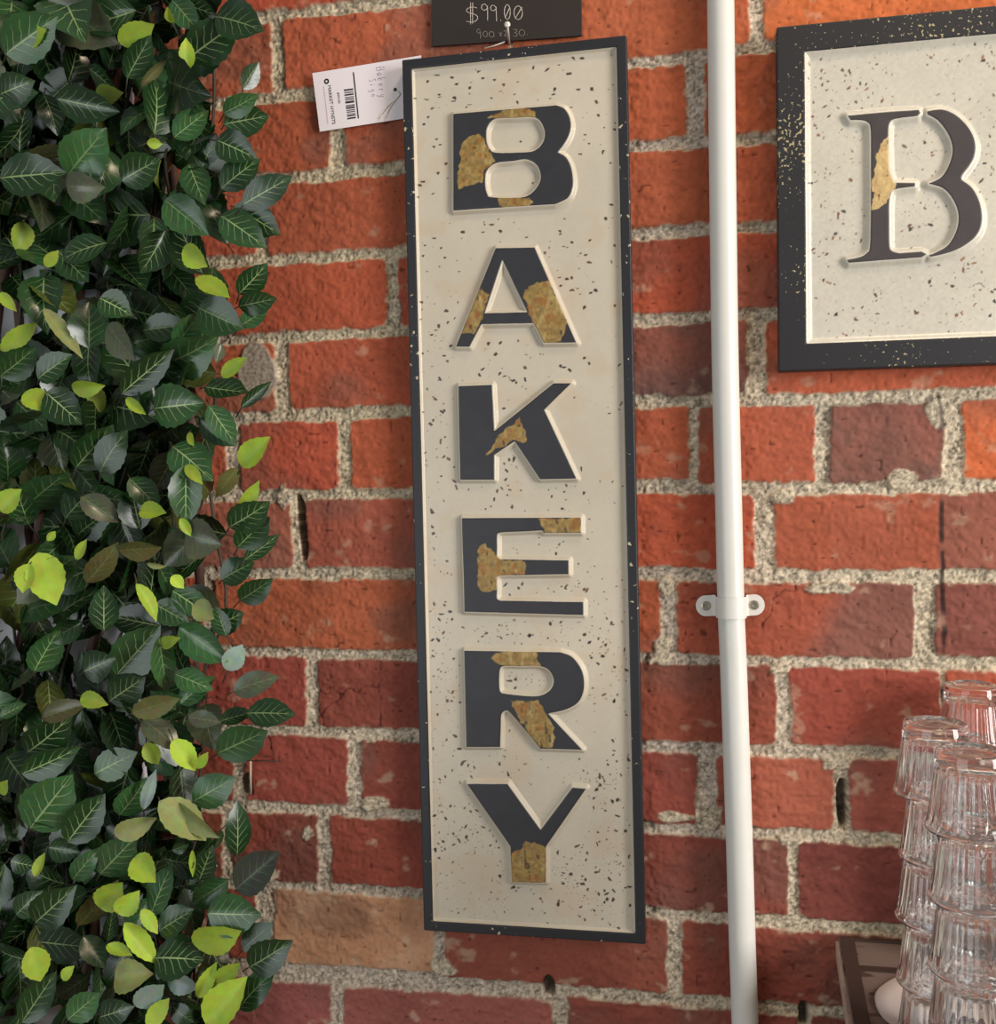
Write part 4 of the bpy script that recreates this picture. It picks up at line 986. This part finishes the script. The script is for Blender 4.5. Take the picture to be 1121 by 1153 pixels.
def glass_mat():
    mt, nt, b = new_mat('clear_glass')
    b.inputs['Base Color'].default_value = (0.97, 0.985, 0.985, 1); b.inputs['Roughness'].default_value = 0.02
    b.inputs['IOR'].default_value = 1.48; b.inputs['Transmission Weight'].default_value = 1.0
    return mt
MAT_GLASS = glass_mat()
GH, GP = 0.0565, 0.0495                                    # glass height, rise per glass in a stack
def tumbler_mesh():
    n = 132; nf = 22
    outer = [(0.0, .0002), (.0010, 1), (.004, 1), (.010, 1), (.018, 1), (.028, 1), (.036, 1), (.042, 1), (.045, 1), (.0475, 1), (.052, 1), (.0555, 1), (.0565, 1)]
    rim, bot = 0.0300, 0.0222
    def r_out(h): 
        return rim + (bot - rim) * (h / GH) ** 0.92
    V = []; F = []; rings = 0
    def ring(fn, h):
        nonlocal rings
        for k in range(n):
            a = 2 * PI * k / n; r = fn(a); V.append((r * math.cos(a), r * math.sin(a), h))
        rings += 1
    hs = [0.0, 0.0006, 0.002, 0.0045, 0.007, 0.012, 0.020, 0.030, 0.038, 0.043, 0.0455, 0.047, 0.050, 0.054, 0.0558, 0.0565]
    for h in hs:
        win = float(smooth(0.0035, 0.008, np.array(h)) * (1 - smooth(0.0435, 0.0468, np.array(h))))
        rr = r_out(h) + (0.0006 if h < 0.0045 else 0)
        if h == 0.0: rr -= 0.0006
        if h >= 0.0565: rr -= 0.0012
        if 0.0455 <= h <= 0.0558: rr += 0.0003
        ring(lambda a, rr=rr, win=win: rr - win * 0.0014 * abs(math.cos(nf * a / 2)) ** 1.2, h)
    ring(lambda a: 0.0165, 0.0565); ring(lambda a: 0.015, 0.0553); ring(lambda a: 0.004, 0.0552)
    top_c = len(V); V.append((0, 0, 0.0552))
    n_outer = rings
    inner0 = rings
    for h in [0.0, 0.003, 0.008, 0.016, 0.026, 0.036, 0.043, 0.0465, 0.0478]:
        rr = r_out(h) - (0.0013 if h < 0.001 else 0.0025)
        if h > 0.046: rr -= 0.003
        if h > 0.0475: rr -= 0.006
        V_start = len(V)
        for k in range(n):
            a = 2 * PI * k / n; V.append((rr * math.cos(a), rr * math.sin(a), h))
        rings += 1
    in_c = len(V); V.append((0, 0, 0.0479))
    def rs_(i): return i * n if i < n_outer else i * n + 1
    for i in range(n_outer - 1):
        for k in range(n):
            a, b = rs_(i) + k, rs_(i) + (k + 1) % n; c_, d_ = rs_(i + 1) + (k + 1) % n, rs_(i + 1) + k
            F.append([a, b, c_, d_])
    for k in range(n): F.append([rs_(n_outer - 1) + k, rs_(n_outer - 1) + (k + 1) % n, top_c])
    for i in range(n_outer, rings - 1):
        for k in range(n):
            a, b = rs_(i) + k, rs_(i) + (k + 1) % n; c_, d_ = rs_(i + 1) + (k + 1) % n, rs_(i + 1) + k
            F.append([b, a, d_, c_])
    for k in range(n): F.append([rs_(rings - 1) + (k + 1) % n, rs_(rings - 1) + k, in_c])
    for k in range(n): F.append([rs_(0) + (k + 1) % n, rs_(0) + k, rs_(n_outer) + k, rs_(n_outer) + (k + 1) % n])
    m = MB(); m.add(V, F); return m
TOPZ = ZS + 0.0020 + 4 * GP + GH
proto = tumbler_mesh().build('tumbler', MAT_GLASS, sm=True)
first = True
ORD = ['bottom', 'second from bottom', 'middle', 'second from top', 'top']
for (px, py, sname, ymax) in ((1053, 812, 'left', -0.09), (1094, 843, 'front', -0.15), (1094, 787, 'rear', -0.036)):
    c = at_level(px, py, TOPZ)
    if sname == 'rear': c = at(px, py, -0.036)
    for i in range(5):
        if first: g = proto; first = False
        else: g = proto.copy(); COL.objects.link(g)
        jx, jy = rs2.normal(0, 0.0011), rs2.normal(0, 0.0011)
        g.location = (c[0] + jx, c[1] + jy, ZS + 0.0020 + i * GP)
        g.rotation_euler = (rs2.normal(0, 0.006), rs2.normal(0, 0.006), rs2.uniform(0, 6))
        place = {'left': 'leftmost stack on the sideboard', 'front': 'nearest stack, at the right edge', 'rear': 'rear stack against the brick'}[sname]
        tag(g, 'upturned clear fluted tumbler, %s of the %s' % (ORD[i], place), 'glass', 'stacked clear tumblers')

# ------------------------------------------------------------------ light: shop windows to the right and behind, warm ceiling lamps
def area(name, loc, target, sx, sy, power, rgb):
    l = bpy.data.lights.new(name, 'AREA'); l.shape = 'RECTANGLE'; l.size = sx; l.size_y = sy; l.energy = power; l.color = rgb
    o = bpy.data.objects.new(name, l); COL.objects.link(o); o.location = loc
    o.rotation_euler = (Vector(target) - Vector(loc)).to_track_quat('-Z', 'Y').to_euler(); return o
area('window_light', (2.5, -1.25, 0.35), (0.1, 0, 0.0), 0.9, 1.5, 78, (1.0, 0.97, 0.93))
area('shopfront_light', (-1.5, -2.3, -0.35), (0, 0, -0.2), 1.7, 1.5, 22, (0.91, 0.97, 1.0))
area('ceiling_light', (0.9, -0.8, 1.9), (0.35, 0, 0.3), 0.4, 0.4, 15, (1.0, 0.78, 0.55))
w = bpy.data.worlds.new('World'); S.world = w; w.use_nodes = True
bg = w.node_tree.nodes['Background']; bg.inputs[0].default_value = (0.96, 0.98, 1.0, 1); bg.inputs[1].default_value = 0.20
S.view_settings.view_transform = 'Standard'; S.view_settings.look = 'None'; S.view_settings.gamma = 1.0; S.view_settings.use_curve_mapping = False
S.view_settings.exposure = 0.0
S.cycles.max_bounces = 16; S.cycles.transmission_bounces = 14; S.cycles.glossy_bounces = 6
